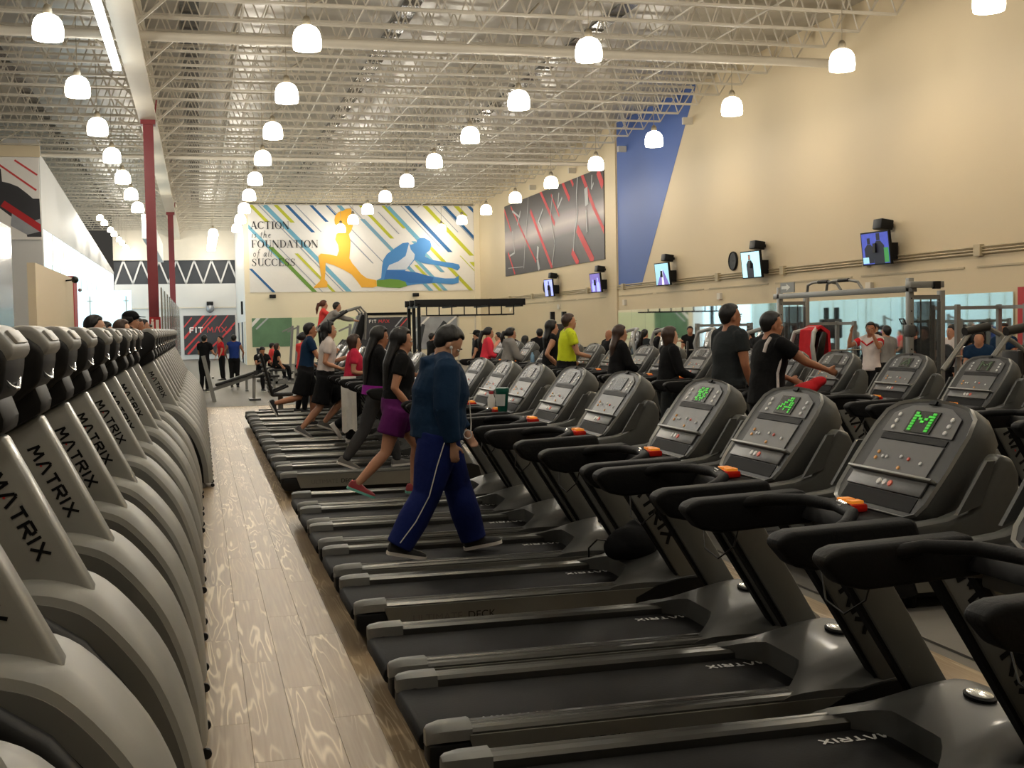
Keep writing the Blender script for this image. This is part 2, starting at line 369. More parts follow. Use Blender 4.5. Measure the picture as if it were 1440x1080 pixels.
q = MB(); q.box(-.1, -.03, -.014, -.01, -.13, .08); q.box(.02, .1, -.014, -.01, -.13, .12); q.ell((-.065, -.012, .12), .03, .004, .03); q.build('pictogram', 'sign_white', sg)
# green edged glass screens along the hall
gs = thing('glass_screen', 'tall clear green glass screen running from column to column', 'glass screen', (-.9, 32, 0))
for i in range(10):
    MB().box(-.008, .008, 3*i+.01, 3*i+2.99, .05, 2.9).build('pane', 'glass_green', gs); MB().box(-.02, .02, 3*i-.02, 3*i+.02, 0, 2.9).build('post', 'chrome', gs)

# ---------------------------------------------------------------- ceiling
ceil = struct(MB().box(-12, 14.8, -14, 78.3, 8.85, 9.0).build('ceiling', 'roof_foil'))
for x in (-9.4, -4.7, 0.0, 4.7, 9.4):
    MB().box(x-.2, x+.2, 5, 78, 8.80, 8.85).build('roof_strip', 'roof_strip', ceil)
def joist_mesh():
    q = MB(); x0, x1 = -11.8, 14.45; zt, zb = 8.72, 7.95
    q.box(x0, x1, -.06, -.015, zt, zt+.05); q.box(x0, x1, .015, .06, zt, zt+.05); q.box(x0+.6, x1-.5, -.05, -.012, zb, zb+.045); q.box(x0+.6, x1-.5, .012, .05, zb, zb+.045)
    n = 44; st = (x1-x0-1.1)/n
    for i in range(n):
        a = x0+.6+i*st; q.bar((a, 0, zb+.02), (a+st/2, 0, zt+.02), .026); q.bar((a+st/2, 0, zt+.02), (a+st, 0, zb+.02), .026)
    q.bar((x1-.5, 0, zb+.02), (x1, 0, zt), .03)
    return q.build('joist', 'joist_paint', data=True)
jm = joist_mesh(); y = 16.4
while y < 77.5:
    if abs(y-62.8) > .5:
        o = bpy.data.objects.new('joist', jm); COL.objects.link(o); o.location = (0, y, 0); o.parent = ceil
    y += 1.45
mat('girder_paint', (206, 198, 180), .5, var=.05, scale=2)
gd = MB(); gd.box(-1.38, -.94, 8, 78, 7.42, 7.5); gd.box(-1.2, -1.12, 8, 78, 7.5, 8.5); gd.box(-1.36, -.96, 8, 78, 8.5, 8.58); gd.build('girder', 'girder_paint', ceil)
for i in range(16):
    for s in (-1, 1): MB().bar((-1.16+s*.2, 20+3.6*i, 7.46), (-1.16+s*.9, 20+3.6*i, 8.1), .05).build('girder_brace', 'joist_paint', ceil)
MB().tube([(-11.8, 25.6, 7.72), (14.4, 25.6, 7.72)], .1, 10).build('sprinkler_main', 'white_paint', ceil, smooth=True)
MB().tube([(-11.8, 43.4, 7.75), (14.4, 43.4, 7.75)], .07, 10).build('sprinkler_main', 'white_paint', ceil, smooth=True)
for x in (-8.6, -6.2, 3.3, 5.9, 9.6, 11.2): MB().tube([(x, 14, 8.0), (x, 62.5, 8.0)], .022, 6).build('bridging_bar', 'joist_paint', ceil)
for x in (-7.4, -3.4, 1.1, 8.3): MB().tube([(x, 14, 8.62), (x, 62.5, 8.62)], .03, 6).build('branch_pipe', 'joist_paint', ceil)
for i in range(6):
    for x0 in (-6, 2.2, 6.6): MB().bar((x0, 24+6*i, 8.0), (x0+.7, 25.4+6*i, 8.7), .04).build('cross_brace', 'joist_paint', ceil)
for i in range(8): MB().box(14.2, 14.5, 18+2.9*i+16, 18.12+2.9*i+16, 7.7, 7.9).build('joist_seat', 'joist_paint', ceil)
dk = MB(); dk.box(1.9, 2.25, 64, 77.5, 6.4, 7.4); 
tl = thing('strip_light', 'row of fluorescent tubes on the side of the white roof beam', 'light', (-1.42, 20.5, 7.28))
for i in range(5):
    MB().box(-.16, 0, i*1.3, i*1.3+1.22, 0, .05).build('tube_cover', 'tube_light', tl)
MB().box(-.14, 0, 0, 6.5, .05, .1).build('housing', 'white_paint', tl)
wd = MB().box(-2.15, -1.8, 52, 70, 5.6, 6.6).build('duct', 'white_wall'); tag(wd, 'white square air duct hanging past the second red column', 'duct')
for i in range(4): MB().tube([(-1.97, 54+4*i, 6.6), (-1.97, 54+4*i, 7.95)], .015, 6).build('hanger', 'joist_paint', wd)

# ---------------------------------------------------------------- pendant lamps
def make_pendant():
    t = thing('pendant_lamp', '', 'lamp')
    pr = [(.235, -.2), (.25, -.12), (.245, 0), (.22, .1), (.17, .17), (.09, .21), (.07, .215)]
    q = MB(); q.lathe(pr + [(.06, .20), (.16, .155), (.205, .09), (.23, 0), (.235, -.12), (.22, -.2)], 20)
    q.build('shade', 'lamp_shade', t, smooth=True)
    MB().lathe([(.075, .2), (.075, .3), (.05, .36), (.02, .38)], 12).build('ballast_cap', 'lamp_metal', t, smooth=True)
    MB().tube([(0, 0, .37), (0, 0, 2.06)], .009, 6).build('cord', 'lamp_metal', t)
    lamp_light(None, LAMP_W, t)
    return t
def lamp_light(loc, power, par):
    l = bpy.data.lights.new('bulb', 'POINT'); l.energy = power; l.color = LAMP_COL; l.shadow_soft_size = .17
    o = bpy.data.objects.new('bulb', l); COL.objects.link(o); o.location = (0, 0, -.42); o.parent = par
proto = make_pendant()
long_cord = MB().tube([(0, 0, .37), (0, 0, 3.43)], .012, 6).build('cord', 'lamp_metal', data=True)
first = True
rows = [(-2.25, 'pendant lamp in the row left of the white roof beam', 'pendants left of the roof beam'), (1.95, 'pendant lamp in the row above the treadmill aisle', 'pendants above the aisle'),
        (7.05, 'pendant lamp in the row over the free weights beside the treadmills', 'pendants over the middle'), (12.2, 'pendant lamp in the row along the cream mirror wall', 'pendants along the cream wall')]
for X, lab, grp in rows:
    for k in range(0, 13):  # nearest lamps of each row hang out of view, added to light the foreground
        Y = 1.3 + 5*k
        if X < 0 and k > 10: continue
        if X == 12.2 and k < 4: Y += .5
        o = proto if first else dup(proto, (X, Y, 6.8)); first = False
        o.location = (X, Y, 6.8); o['label'] = lab; o['group'] = grp
for X, lab, grp, ys in ((.85, 'pendant lamp in the far corridor before the truss', 'pendants in the corridor', [64.5, 67.2, 70, 73, 76]), (-4.05, 'small pendant lamp far along the white slanted wall', 'pendants along the slanted wall', [56, 58.5, 62.5, 65, 69, 71.5, 75, 76.6])):
    for Y in ys:
        o = dup(proto, (X, Y, 6.8), None, lab, grp)
        if X < 0:
            o.scale = (.6, .6, .6)
            for c in o.children:
                if c.name.startswith('cord'): c.data = long_cord
# ---------------------------------------------------------------- far mural
for n, c in dict(mural_white=(232, 228, 222), lime=(190, 192, 52), mid_blue=(36, 96, 150), sky_blue=(112, 172, 196), thin_grey=(150, 158, 170), gold=(236, 176, 56), man_blue=(70, 136, 198), man_deep=(44, 108, 178), leg_green=(104, 148, 52), gold_deep=(206, 160, 40), ink=(30, 30, 34)).items(): mat(n, c, .6, var=.03)
mat('shirt_white', (206, 212, 222), .6)
MU = frame((2.55, 62.66, 3.66), (1, 0, 0), (0, 0, 1)); MW, MH = 11.65, 4.44
mu = thing('wall_mural', 'wide white mural with diagonal stripes, two stretching figures and a motto', 'mural', (0, 0, 0))
MB().box(2.55, 2.55+MW, 62.66, 62.7, 3.66, 3.66+MH).build('board', 'mural_white', mu)
q = MB(); q.box(2.5, 14.24, 62.64, 62.7, 3.66+MH, 3.72+MH); q.box(2.55+MW, 2.6+MW, 62.64, 62.7, 3.66, 3.66+MH); q.build('edge_strip', 'pit_black', mu)
def mz(x, y):      # picture coordinates of the artwork -> metres on the board
    return ((x-122)/1193*MW, (572-y)/468*MH)
stripes = [  # x at top edge, start y, end y, width, colour ; all slope down to the right
 (130,100,196,22,'lime'),(200,100,572,30,'sky_blue'),(258,100,200,22,'lime'),(315,100,252,20,'mid_blue'),(440,100,195,18,'mid_blue'),(358,100,250,6,'thin_grey'),(700,100,285,22,'lime'),(520,100,210,10,'mid_blue'),
 (585,100,150,26,'sky_blue'),(838,100,300,30,'sky_blue'),(818,100,230,18,'lime'),(915,100,330,7,'thin_grey'),(945,100,360,26,'mid_blue'),(1045,100,380,26,'lime'),(1150,100,300,20,'mid_blue'),(1135,100,350,6,'thin_grey'),
 (1215,100,160,28,'lime'),(1285,100,150,20,'mid_blue'),(640,180,572,24,'sky_blue'),(860,300,572,24,'lime'),(530,100,480,6,'thin_grey'),(10,190,420,22,'sky_blue'),(120,365,572,18,'lime'),(60,300,572,5,'thin_grey'),(-190,445,572,16,'mid_blue'),
 (170,100,572,6,'thin_grey'),(20,330,572,26,'leg_green'),(720,400,572,22,'sky_blue'),(980,380,500,6,'lime'),(640,100,330,5,'thin_grey'),(760,140,260,5,'thin_grey'),(470,280,420,8,'thin_grey'),(1010,415,480,26,'lime'),(690,430,572,18,'lime'),(800,300,470,22,'sky_blue'),(1090,100,250,5,'thin_grey')]
k = .92
for j, (x, ya, yb, wd, c) in enumerate(stripes):
    a = (x+(ya-100)*k, ya); b = (x+(yb-100)*k, yb)
    pts = [mz(a[0]-wd/2, a[1]), mz(a[0]+wd/2, a[1]), mz(b[0]+wd/2, b[1]), mz(b[0]-wd/2, b[1])]
    pts = clip_rect(pts, 0, MW, 0, MH)
    if len(pts) > 2: poly_print('stripe', pts, c, MU, .003+.0006*j, mu)
woman = [(628,125),(655,122),(660,160),(648,185),(662,215),(655,240),(640,262),(648,300),(646,330),(640,392),(655,420),(676,446),(700,478),(728,500),(780,512),(782,545),(760,552),(700,550),(684,525),(650,480),(610,455),(560,430),(515,415),(512,470),(508,505),(522,520),(520,548),(448,552),(455,540),(482,515),(490,495),(484,440),(478,380),(490,366),(530,370),(575,380),(586,350),(582,320),(568,290),(575,262),(592,250),(590,232),(568,205),(566,185),(572,160),(590,142),(612,136)]
man = [(1045,282),(1075,300),(1082,325),(1070,352),(1048,368),(1045,385),(1080,402),(1150,414),(1195,420),(1228,428),(1236,445),(1222,462),(1190,448),(1110,432),(1030,420),(990,400),(965,430),(935,462),(990,470),(1060,490),(1150,505),(1205,505),(1228,490),(1226,530),(1190,538),(1100,530),(1000,535),(930,545),(885,555),(820,548),(782,540),(782,512),(806,500),(812,440),(820,400),(840,370),(880,340),(925,310),(955,306),(968,320),(1000,308),(1005,292),(1022,282)]
green = [(782,512),(830,508),(870,495),(905,500),(935,520),(945,545),(905,556),(830,552),(782,545)]
vest = [(960,310),(968,345),(990,372),(985,398),(940,455),(838,456),(850,430),(900,410),(940,380)]
shorts = [(836,456),(935,462),(1000,472),(1090,500),(1080,528),(960,530),(900,510),(850,505),(820,510)]
foot = [(1190,500),(1215,470),(1225,445),(1236,460),(1230,500),(1228,540),(1195,540)]
for nm, pts, c, wl in (('figure_woman', woman, 'gold', .028), ('figure_man', man, 'man_blue', .029), ('figure_leg', green, 'leg_green', .031), ('figure_vest', vest, 'shirt_white', .031), ('figure_shorts', shorts, 'man_deep', .032)):
    poly_print(nm, [mz(*p) for p in pts], c, MU, wl, mu)
for txt, x, y, h in (('ACTION', 135, 235, 40), ('is the', 135, 282, 42), ('FOUNDATION', 135, 334, 40), ('of all', 142, 382, 42), ('SUCCESS', 135, 432, 40)):
    polys, wd = serif(txt, h/468*MH)
    u0, v0 = mz(x, y); multi_print('lettering', [[(u0+a, v0+b) for a, b in p] for p in polys], 'ink', MU, .036, mu)
for X in (3.66, 11.0):
    s = thing('wall_speaker', 'small black loudspeaker under the %s half of the mural' % ('motto' if X < 5 else 'blue figure'), 'loudspeaker', (X, 62.5, 3.45))
    MB().box(-.16, .16, -.12, .1, -.09, .09).build('cabinet', 'black', s, bevel=.02); MB().box(-.04, .04, .1, .2, -.03, .03).build('bracket', 'black', s)
# pictures low on the far wall
def lowpic(lab, x0, x1, z0, z1, base, bands):
    t = thing('wall_poster', lab, 'poster', (0, 0, 0)); M = frame((x0, 62.66, z0), (1, 0, 0), (0, 0, 1)); W, H = x1-x0, z1-z0
    MB().box(x0, x1, 62.66, 62.7, z0, z1).build('board', base, t)
    for k, (a, b, wd, c) in enumerate(bands):
        p = clip_rect(band(a, b, wd), 0, W, 0, H)
        if len(p) > 2: poly_print('stripe', p, c, M, .004+.001*k, t)
    return t, M
mat('pale_green', (214, 220, 180), .6, var=.1, scale=1.2); mat('leaf_green', (96, 132, 98), .6, var=.35, scale=1.5); mat('poster_grey', (150, 152, 156), .5, var=.55, scale=1.6); mat('poster_dark', (48, 48, 52), .5, var=.5, scale=1.2); mat('streak_red', (200, 58, 60), .6, var=.1); mat('streak_grey', (176, 180, 184), .6)
lowpic('green poster with white diagonal stripes at the corridor corner', 2.6, 4.6, .9, 2.36, 'leaf_green', [((-.2, .9), (1.4, 2.6), .16, 'mural_white'), ((-.3, 1.3), (.9, 2.6), .1, 'streak_grey'), ((.2, .9), (2, 2.6), .08, 'streak_grey')])
lowpic('pale green poster between the green poster and the dark one', 4.6, 7.9, .9, 2.36, 'pale_green', [])
t, M = lowpic('dark poster with red and white brand lettering under the mural', 8.0, 10.6, .6, 2.3, 'poster_dark', [((1.9, 1.2), (2.8, 2.2), .06, 'streak_grey'), ((1.6, .6), (2.8, 1.9), .05, 'streak_red')])
MB().box(8.0, 10.9, 62.6, 62.7, 2.42, 2.55).build('rail', 'pit_black', t)
pp, wd = logo('FIT', .16, .035, .3); multi_print('lettering', [[(a+.55, b+1.42) for a, b in p] for p in pp], 'mural_white', M, .012, t)
pp, wd2 = logo('MAX', .16, .035, .3); multi_print('lettering', [[(a+1.05, b+1.42) for a, b in p] for p in pp], 'streak_red', M, .012, t)
t, M = lowpic('grey and white sports poster behind the black rig', 10.9, 13.2, .6, 2.3, 'poster_grey', [((0, .9), (.9, 1.8), .1, 'mural_white'), ((.8, .2), (1.7, 1.4), .3, 'dark_slate'), ((1.2, .8), (2.4, 1.8), .09, 'mural_white'), ((.2, 0), (.5, 1.3), .2, 'dark_slate')])
d1 = struct(MB().box(13.3, 14.15, 62.62, 62.7, 0, 2.25).build('door_1', 'cream_far'))
q = MB(); q.box(13.22, 13.3, 62.58, 62.7, 0, 2.35); q.box(14.15, 14.22, 62.58, 62.7, 0, 2.35); q.box(13.22, 14.22, 62.58, 62.7, 2.25, 2.35); q.build('door_frame', 'white_paint', d1)
MB().box(14.0, 14.08, 62.56, 62.62, 1.0, 1.1).build('door_handle', 'chrome', d1)

# ---------------------------------------------------------------- black poster on the cream wall
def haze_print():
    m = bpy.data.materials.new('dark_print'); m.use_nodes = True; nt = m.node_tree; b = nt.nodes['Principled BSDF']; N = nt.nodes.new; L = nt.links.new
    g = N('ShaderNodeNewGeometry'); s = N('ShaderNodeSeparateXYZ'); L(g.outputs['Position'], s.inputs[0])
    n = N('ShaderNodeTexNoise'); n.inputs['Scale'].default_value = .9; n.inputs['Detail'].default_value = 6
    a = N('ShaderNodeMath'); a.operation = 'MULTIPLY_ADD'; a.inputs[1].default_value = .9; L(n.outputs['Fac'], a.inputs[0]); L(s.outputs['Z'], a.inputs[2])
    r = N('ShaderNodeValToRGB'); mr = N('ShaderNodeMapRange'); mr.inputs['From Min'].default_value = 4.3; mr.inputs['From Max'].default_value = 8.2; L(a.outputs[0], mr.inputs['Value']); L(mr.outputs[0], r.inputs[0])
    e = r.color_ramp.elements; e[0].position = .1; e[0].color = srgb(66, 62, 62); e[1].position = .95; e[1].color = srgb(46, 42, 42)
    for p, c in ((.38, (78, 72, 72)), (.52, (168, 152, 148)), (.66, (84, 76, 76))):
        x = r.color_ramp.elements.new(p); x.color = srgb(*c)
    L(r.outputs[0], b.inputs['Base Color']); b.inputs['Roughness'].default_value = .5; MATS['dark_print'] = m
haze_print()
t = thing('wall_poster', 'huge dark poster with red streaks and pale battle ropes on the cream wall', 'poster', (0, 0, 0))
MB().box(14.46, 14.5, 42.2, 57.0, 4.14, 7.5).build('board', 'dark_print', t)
PU = frame((14.46, 57.0, 4.14), (0, -1, 0), (0, 0, 1)); PWd, PHt = 14.8, 3.36
def pz(x, y):    # artwork traced in its own unit frame
    u = (x-140)/620; top = 400-240*u; bot = 853-115*u
    d0, d1 = 57.0, 42.2                      # undo the foreshortening along the wall
    Y = 1/((1-u)/d0 + u/d1); return (57.0-Y, (bot-y)/(bot-top)*PHt)
for k, (a, b, wd) in enumerate([((140,420),(180,560),.14),((180,400),(330,760),.12),((300,430),(430,800),.22),((360,300),(450,520),.2),((500,250),(545,365),.22),((550,225),(570,275),.16),((615,180),(700,420),.24),((700,420),(765,570),.2),((590,545),(690,755),.36),((555,690),(595,772),.3),((725,185),(757,280),.34),((160,700),(200,840),.14),((430,330),(480,470),.12)]):
    p = clip_rect(band(pz(*a), pz(*b), wd), 0, PWd, 0, PHt)
    if len(p) > 2: poly_print('streak', p, 'streak_red', PU, .004+.0005*k, t)
mat('rope_print', (186, 186, 184), .6, var=.15, scale=5)
for k, (ln, wd) in enumerate([([(600,200),(590,330),(595,460),(575,560),(565,690)],.09),([(480,320),(470,420),(500,350)],.1),([(440,330),(425,470),(450,640),(430,780)],.08),([(345,660),(340,740),(350,810)],.26),([(290,340),(280,480),(265,640),(255,800)],.06),([(190,430),(235,470),(240,430),(220,520)],.1),([(650,290),(655,400)],.4),([(690,210),(685,300),(700,260)],.09),([(650,430),(655,570)],.12),([(380,420),(350,500),(375,560)],.1),([(190,560),(200,700),(170,720)],.08),([(160,800),(250,790)],.03)]):
    polys = []
    for a, b in zip(ln, ln[1:]):
        p = clip_rect(band(pz(*a), pz(*b), wd), 0, PWd, 0, PHt)
        if len(p) > 2: polys.append(p)
    multi_print('rope', polys, 'rope_print', PU, .012+.0006*k, t)
# left hall poster
t = thing('wall_poster', 'white poster with red lines and a dark figure at the head of the slanted wall', 'poster', (0, 0, 0)); M = frame((-7.6, 42.93, 4.9), (1, 0, 0), (0, 0, 1))
MB().box(-7.6, -4.98, 42.93, 43.0, 4.9, 7.6).build('board', 'mural_white', t)
lz = lambda x, y: (1.35+x/228*1.27, (620-y)/590*2.7)
for k, (a, b, wd, c) in enumerate([((-40,40),(210,265),.06,'streak_red'),((95,50),(218,155),.06,'streak_red')]): poly_print('streak', clip_rect(band(lz(*a), lz(*b), wd), 0, 2.62, 0, 2.7), c, M, .004, t)
poly_print('figure', [lz(*p) for p in [(-60,110),(18,115),(22,205),(60,215),(110,240),(160,290),(190,325),(226,325),(230,600),(150,600),(140,520),(60,450),(-60,330)]], 'poster_dark', M, .006, t)
poly_print('streak', clip_rect(band(lz(20, 360), lz(235, 545), .22), 0, 2.62, 0, 2.7), 'red_panel', M, .009, t)
poly_print('highlight', [lz(*p) for p in [(70,430),(150,500),(225,470),(228,560),(150,585),(60,520)]], 'poster_grey', M, .0075, t)
# corridor end poster
t = thing('wall_poster', 'black poster with red diagonal stripes and white and red brand lettering', 'poster', (0, 0, 0)); M = frame((-.92, 77.95, .3), (1, 0, 0), (0, 0, 1))
MB().box(-.92, 2.2, 77.95, 78.0, .3, 2.72).build('board', 'poster_dark', t)
for k, (a, b, wd) in enumerate([((0,1.0),(1.3,2.5),.13),((0,1.7),(.5,2.3),.07),((0,.3),(2.0,2.42),.1),((1.1,1.7),(1.7,2.42),.06),((2.1,1.6),(2.7,2.42),.06),((2.3,1.0),(3.12,1.95),.09),((1.3,.1),(2.9,1.6),.1),((.2,0),(.9,.8),.12)]):
    p = clip_rect(band(a, b, wd), 0, 3.12, 0, 2.42)
    if len(p) > 2: poly_print('stripe', p, 'streak_red', M, .004+.0005*k, t)
pp, wd = logo('FIT', .34, .075, .3); multi_print('lettering', [[(a+.35, b+1.35) for a, b in p] for p in pp], 'mural_white', M, .012, t)
pp, wd = logo('MAX', .34, .05, .3); multi_print('lettering', [[(a+1.42, b+1.35) for a, b in p] for p in pp], 'streak_red', M, .012, t)
fd = thing('wall_floodlight', 'round floodlight with black hood above the striped poster', 'light', (.7, 77.6, 3.35)); MB().box(-.2, .2, -.1, .4, 0, .22).build('hood', 'black', fd, bevel=.02); MB().ell((0, -.02, -.22), .26, .18, .26).build('globe', 'grey_gloss', fd, smooth=True)

# ---------------------------------------------------------------- televisions and clocks on the cream wall
mat('tv_lilac', (150, 160, 235), .4, var=.3, scale=6, emit=1.3); mat('tv_violet', (110, 96, 170), .4, var=.5, scale=7, emit=.9); mat('tv_cyan', (150, 200, 215), .4, var=.2, scale=4, emit=1.0); mat('tv_pale', (176, 222, 232), .4, var=.05, emit=1.1)
mat('tv_arena', (62, 74, 165), .4, var=.6, scale=9, emit=.9); mat('tv_dark', (36, 36, 50), .4, emit=.3); mat('tv_green', (60, 140, 70), .4, emit=.7); mat('tv_skin', (170, 120, 100), .4, emit=.6); mat('tv_white', (225, 230, 240), .4, emit=1.1)
def person_print(x, y, s):
    return [[(x-.07*s, y+.55*s), (x+.07*s, y+.55*s), (x+.07*s, y+.72*s), (x-.07*s, y+.72*s)], [(x-.2*s, y), (x+.2*s, y), (x+.22*s, y+.42*s), (x+.08*s, y+.54*s), (x-.08*s, y+.54*s), (x-.22*s, y+.42*s)]]
for i, (Y, z, base, lab) in enumerate([(48.3, 3.3, 'tv_lilac', 'wall television with a lilac picture of a figure, next to the round clock'), (42.2, 3.28, 'tv_violet', 'wall television with a violet crowd picture between dark poster and blue paint'), (35.6, 3.3, 'tv_cyan', 'wall television showing a road scene to the right of the blue paint'), (29.3, 3.27, 'tv_pale', 'wall television showing a dark clad presenter on pale blue'), (23.25, 3.3, 'tv_arena', 'wall television showing two people in a stadium')]):
    t = thing('television', lab, 'television', (14.15, Y, z), 0, 'televisions along the cream wall')
    Mt = Matrix.Rotation(R(4), 4, 'Z') @ Matrix.Rotation(R(-6), 4, 'Y')
    def bx(*a): q = MB(); q.box(*a, Mt); return q
    bx(-.06, 0, -.5, .5, -.36, .36).build('case', 'black', t); 
    MB().box(-.1, .35, -.05, .05, -.1, .1).build('wall_arm', 'black', t); MB().box(.05, .3, -.3, -.1, -.25, .1).build('media_box', 'black', t)
    sp = MB(); sp.box(-.1, .2, -.18, .16, .4, .62, Matrix.Rotation(R(8), 4, 'Y')); sp.build('loudspeaker', 'black', t, bevel=.02); MB().box(.15, .35, -.05, .05, .44, .52).build('speaker_arm', 'black', t)
    M = Mt @ frame((-.06, 0, -.36), (0, -1, 0), (0, 0, 1)) 
    scr = poly_print('screen', [(-.47, .03), (.47, .03), (.47, .69), (-.47, .69)], base, M, .003, t)
    if i == 0: multi_print('picture', person_print(.05, .03, .85), 'tv_dark', M, .006, scr)
    if i == 1:
        multi_print('picture', person_print(-.2, .05, .6) + person_print(.25, .03, .7), 'tv_lilac', M, .006, scr)
    if i == 2: poly_print('picture', [(-.4, .03), (.45, .03), (.12, .48), (-.02, .48)], 'tv_violet', M, .006, scr); poly_print('picture', [(-.05, .03), (.1, .03), (.06, .5), (0, .5)], 'tv_white', M, .008, scr)
    if i == 3: multi_print('picture', person_print(-.05, .03, .82), 'tv_dark', M, .006, scr); poly_print('picture', [(-.1, .5), (0, .5), (0, .6), (-.1, .6)], 'tv_skin', M, .008, scr)
    if i == 4:
        multi_print('picture', person_print(-.22, .05, .75) + person_print(.12, .03, .9), 'tv_dark', M, .006, scr); poly_print('picture', [(.3, .05), (.46, .05), (.46, .36), (.3, .36)], 'tv_green', M, .008, scr)
        poly_print('picture', [(-.46, .05), (-.25, .05), (-.25, .18), (-.46, .18)], 'tv_cyan', M, .008, scr)
mat('clock_face', (210, 214, 220), .3)
for Y, z, lab in ((50.1, 3.4, 'round black rimmed wall clock between dark poster and lilac television'), (31.2, 3.46, 'round black rimmed wall clock left of the presenter television')):
    c = thing('wall_clock', lab, 'clock', (14.5, Y, z)); Mc = Matrix.Rotation(R(-90), 4, 'Y')
    q = MB(); q.lathe([(.26, 0), (.27, .04), (.25, .07), (.23, .05)], 24, Mc); q.build('rim', 'black', c, smooth=True)
    q = MB(); q.lathe([(.23, .04), (.001, .041)], 24, Mc); q.build('face', 'clock_face', c)
    q = MB(); q.box(-.05, -.045, -.01, .01, 0, .18); q.box(-.05, -.045, -.14, 0, -.01, .01); q.build('hands', 'black', c)

# ---------------------------------------------------------------- treadmills
mat('tm_grey', (76, 77, 75), .42, var=.05, scale=6, coat=.15); mat('tm_shell', (72, 73, 71), .5, var=.06, scale=20, bump=.05); mat('tm_rail', (88, 88, 85), .3, metal=.75, var=.1, scale=3, stretch=(.4, 30, 30)); mat('tm_cap', (104, 105, 102), .5)
mat('tm_belt', (16, 16, 17), .7, var=.25, scale=60, bump=.05, spec=.22); mat('tm_black', (14, 14, 15), .55, var=.1, spec=.2); mat('tm_pad', (15, 15, 16), .6, var=.2, scale=80, bump=.1, spec=.2); mat('tm_panel', (96, 95, 88), .45, var=.05)
mat('tm_rim', (150, 151, 148), .35, metal=.3, var=.03); mat('tm_face', (38, 39, 40), .4, var=.08, scale=30, spec=.3); mat('tm_keys', (84, 85, 86), .35, var=.08, scale=14); mat('led_off', (34, 36, 33), .25, var=.3, scale=80)
mat('led_green', (60, 200, 50), .4, var=0, emit=.45); mat('btn_white', (215, 215, 210), .4, emit=.06); mat('btn_amber', (225, 160, 80), .4, emit=.1); mat('btn_red', (210, 90, 70), .4, emit=.1)
mat('stop_red', (190, 26, 14), .3, emit=.06); mat('stop_amber', (246, 150, 50), .3, emit=.3); mat('logo_dark', (14, 14, 15), .6, spec=.15); mat('logo_white', (220, 220, 216), .5); mat('logo_red', (190, 30, 30), .5); mat('wire', (10, 10, 10), .5)
mat('tm_mast', (104, 105, 101), .45, var=.05, scale=6, coat=.1); mat('logo_faint', (76, 75, 70), .5)
mat('badge_chrome', (225, 225, 220), .2, metal=.8, var=0)
deck_txt = font_mesh('ULTIMATE', .062, 'logo_faint', 'lettering'); deck_txt2 = font_mesh('DECK', .062, 'logo_dark', 'lettering')
CO = Vector((1.50, 0, 1.11)); CV = Vector((.26, 0, .36)).normalized(); CU = Vector((0, -1, 0)); CM = frame(CO, CU, CV)   # console face: u to the runner's right, v up, w to the runner
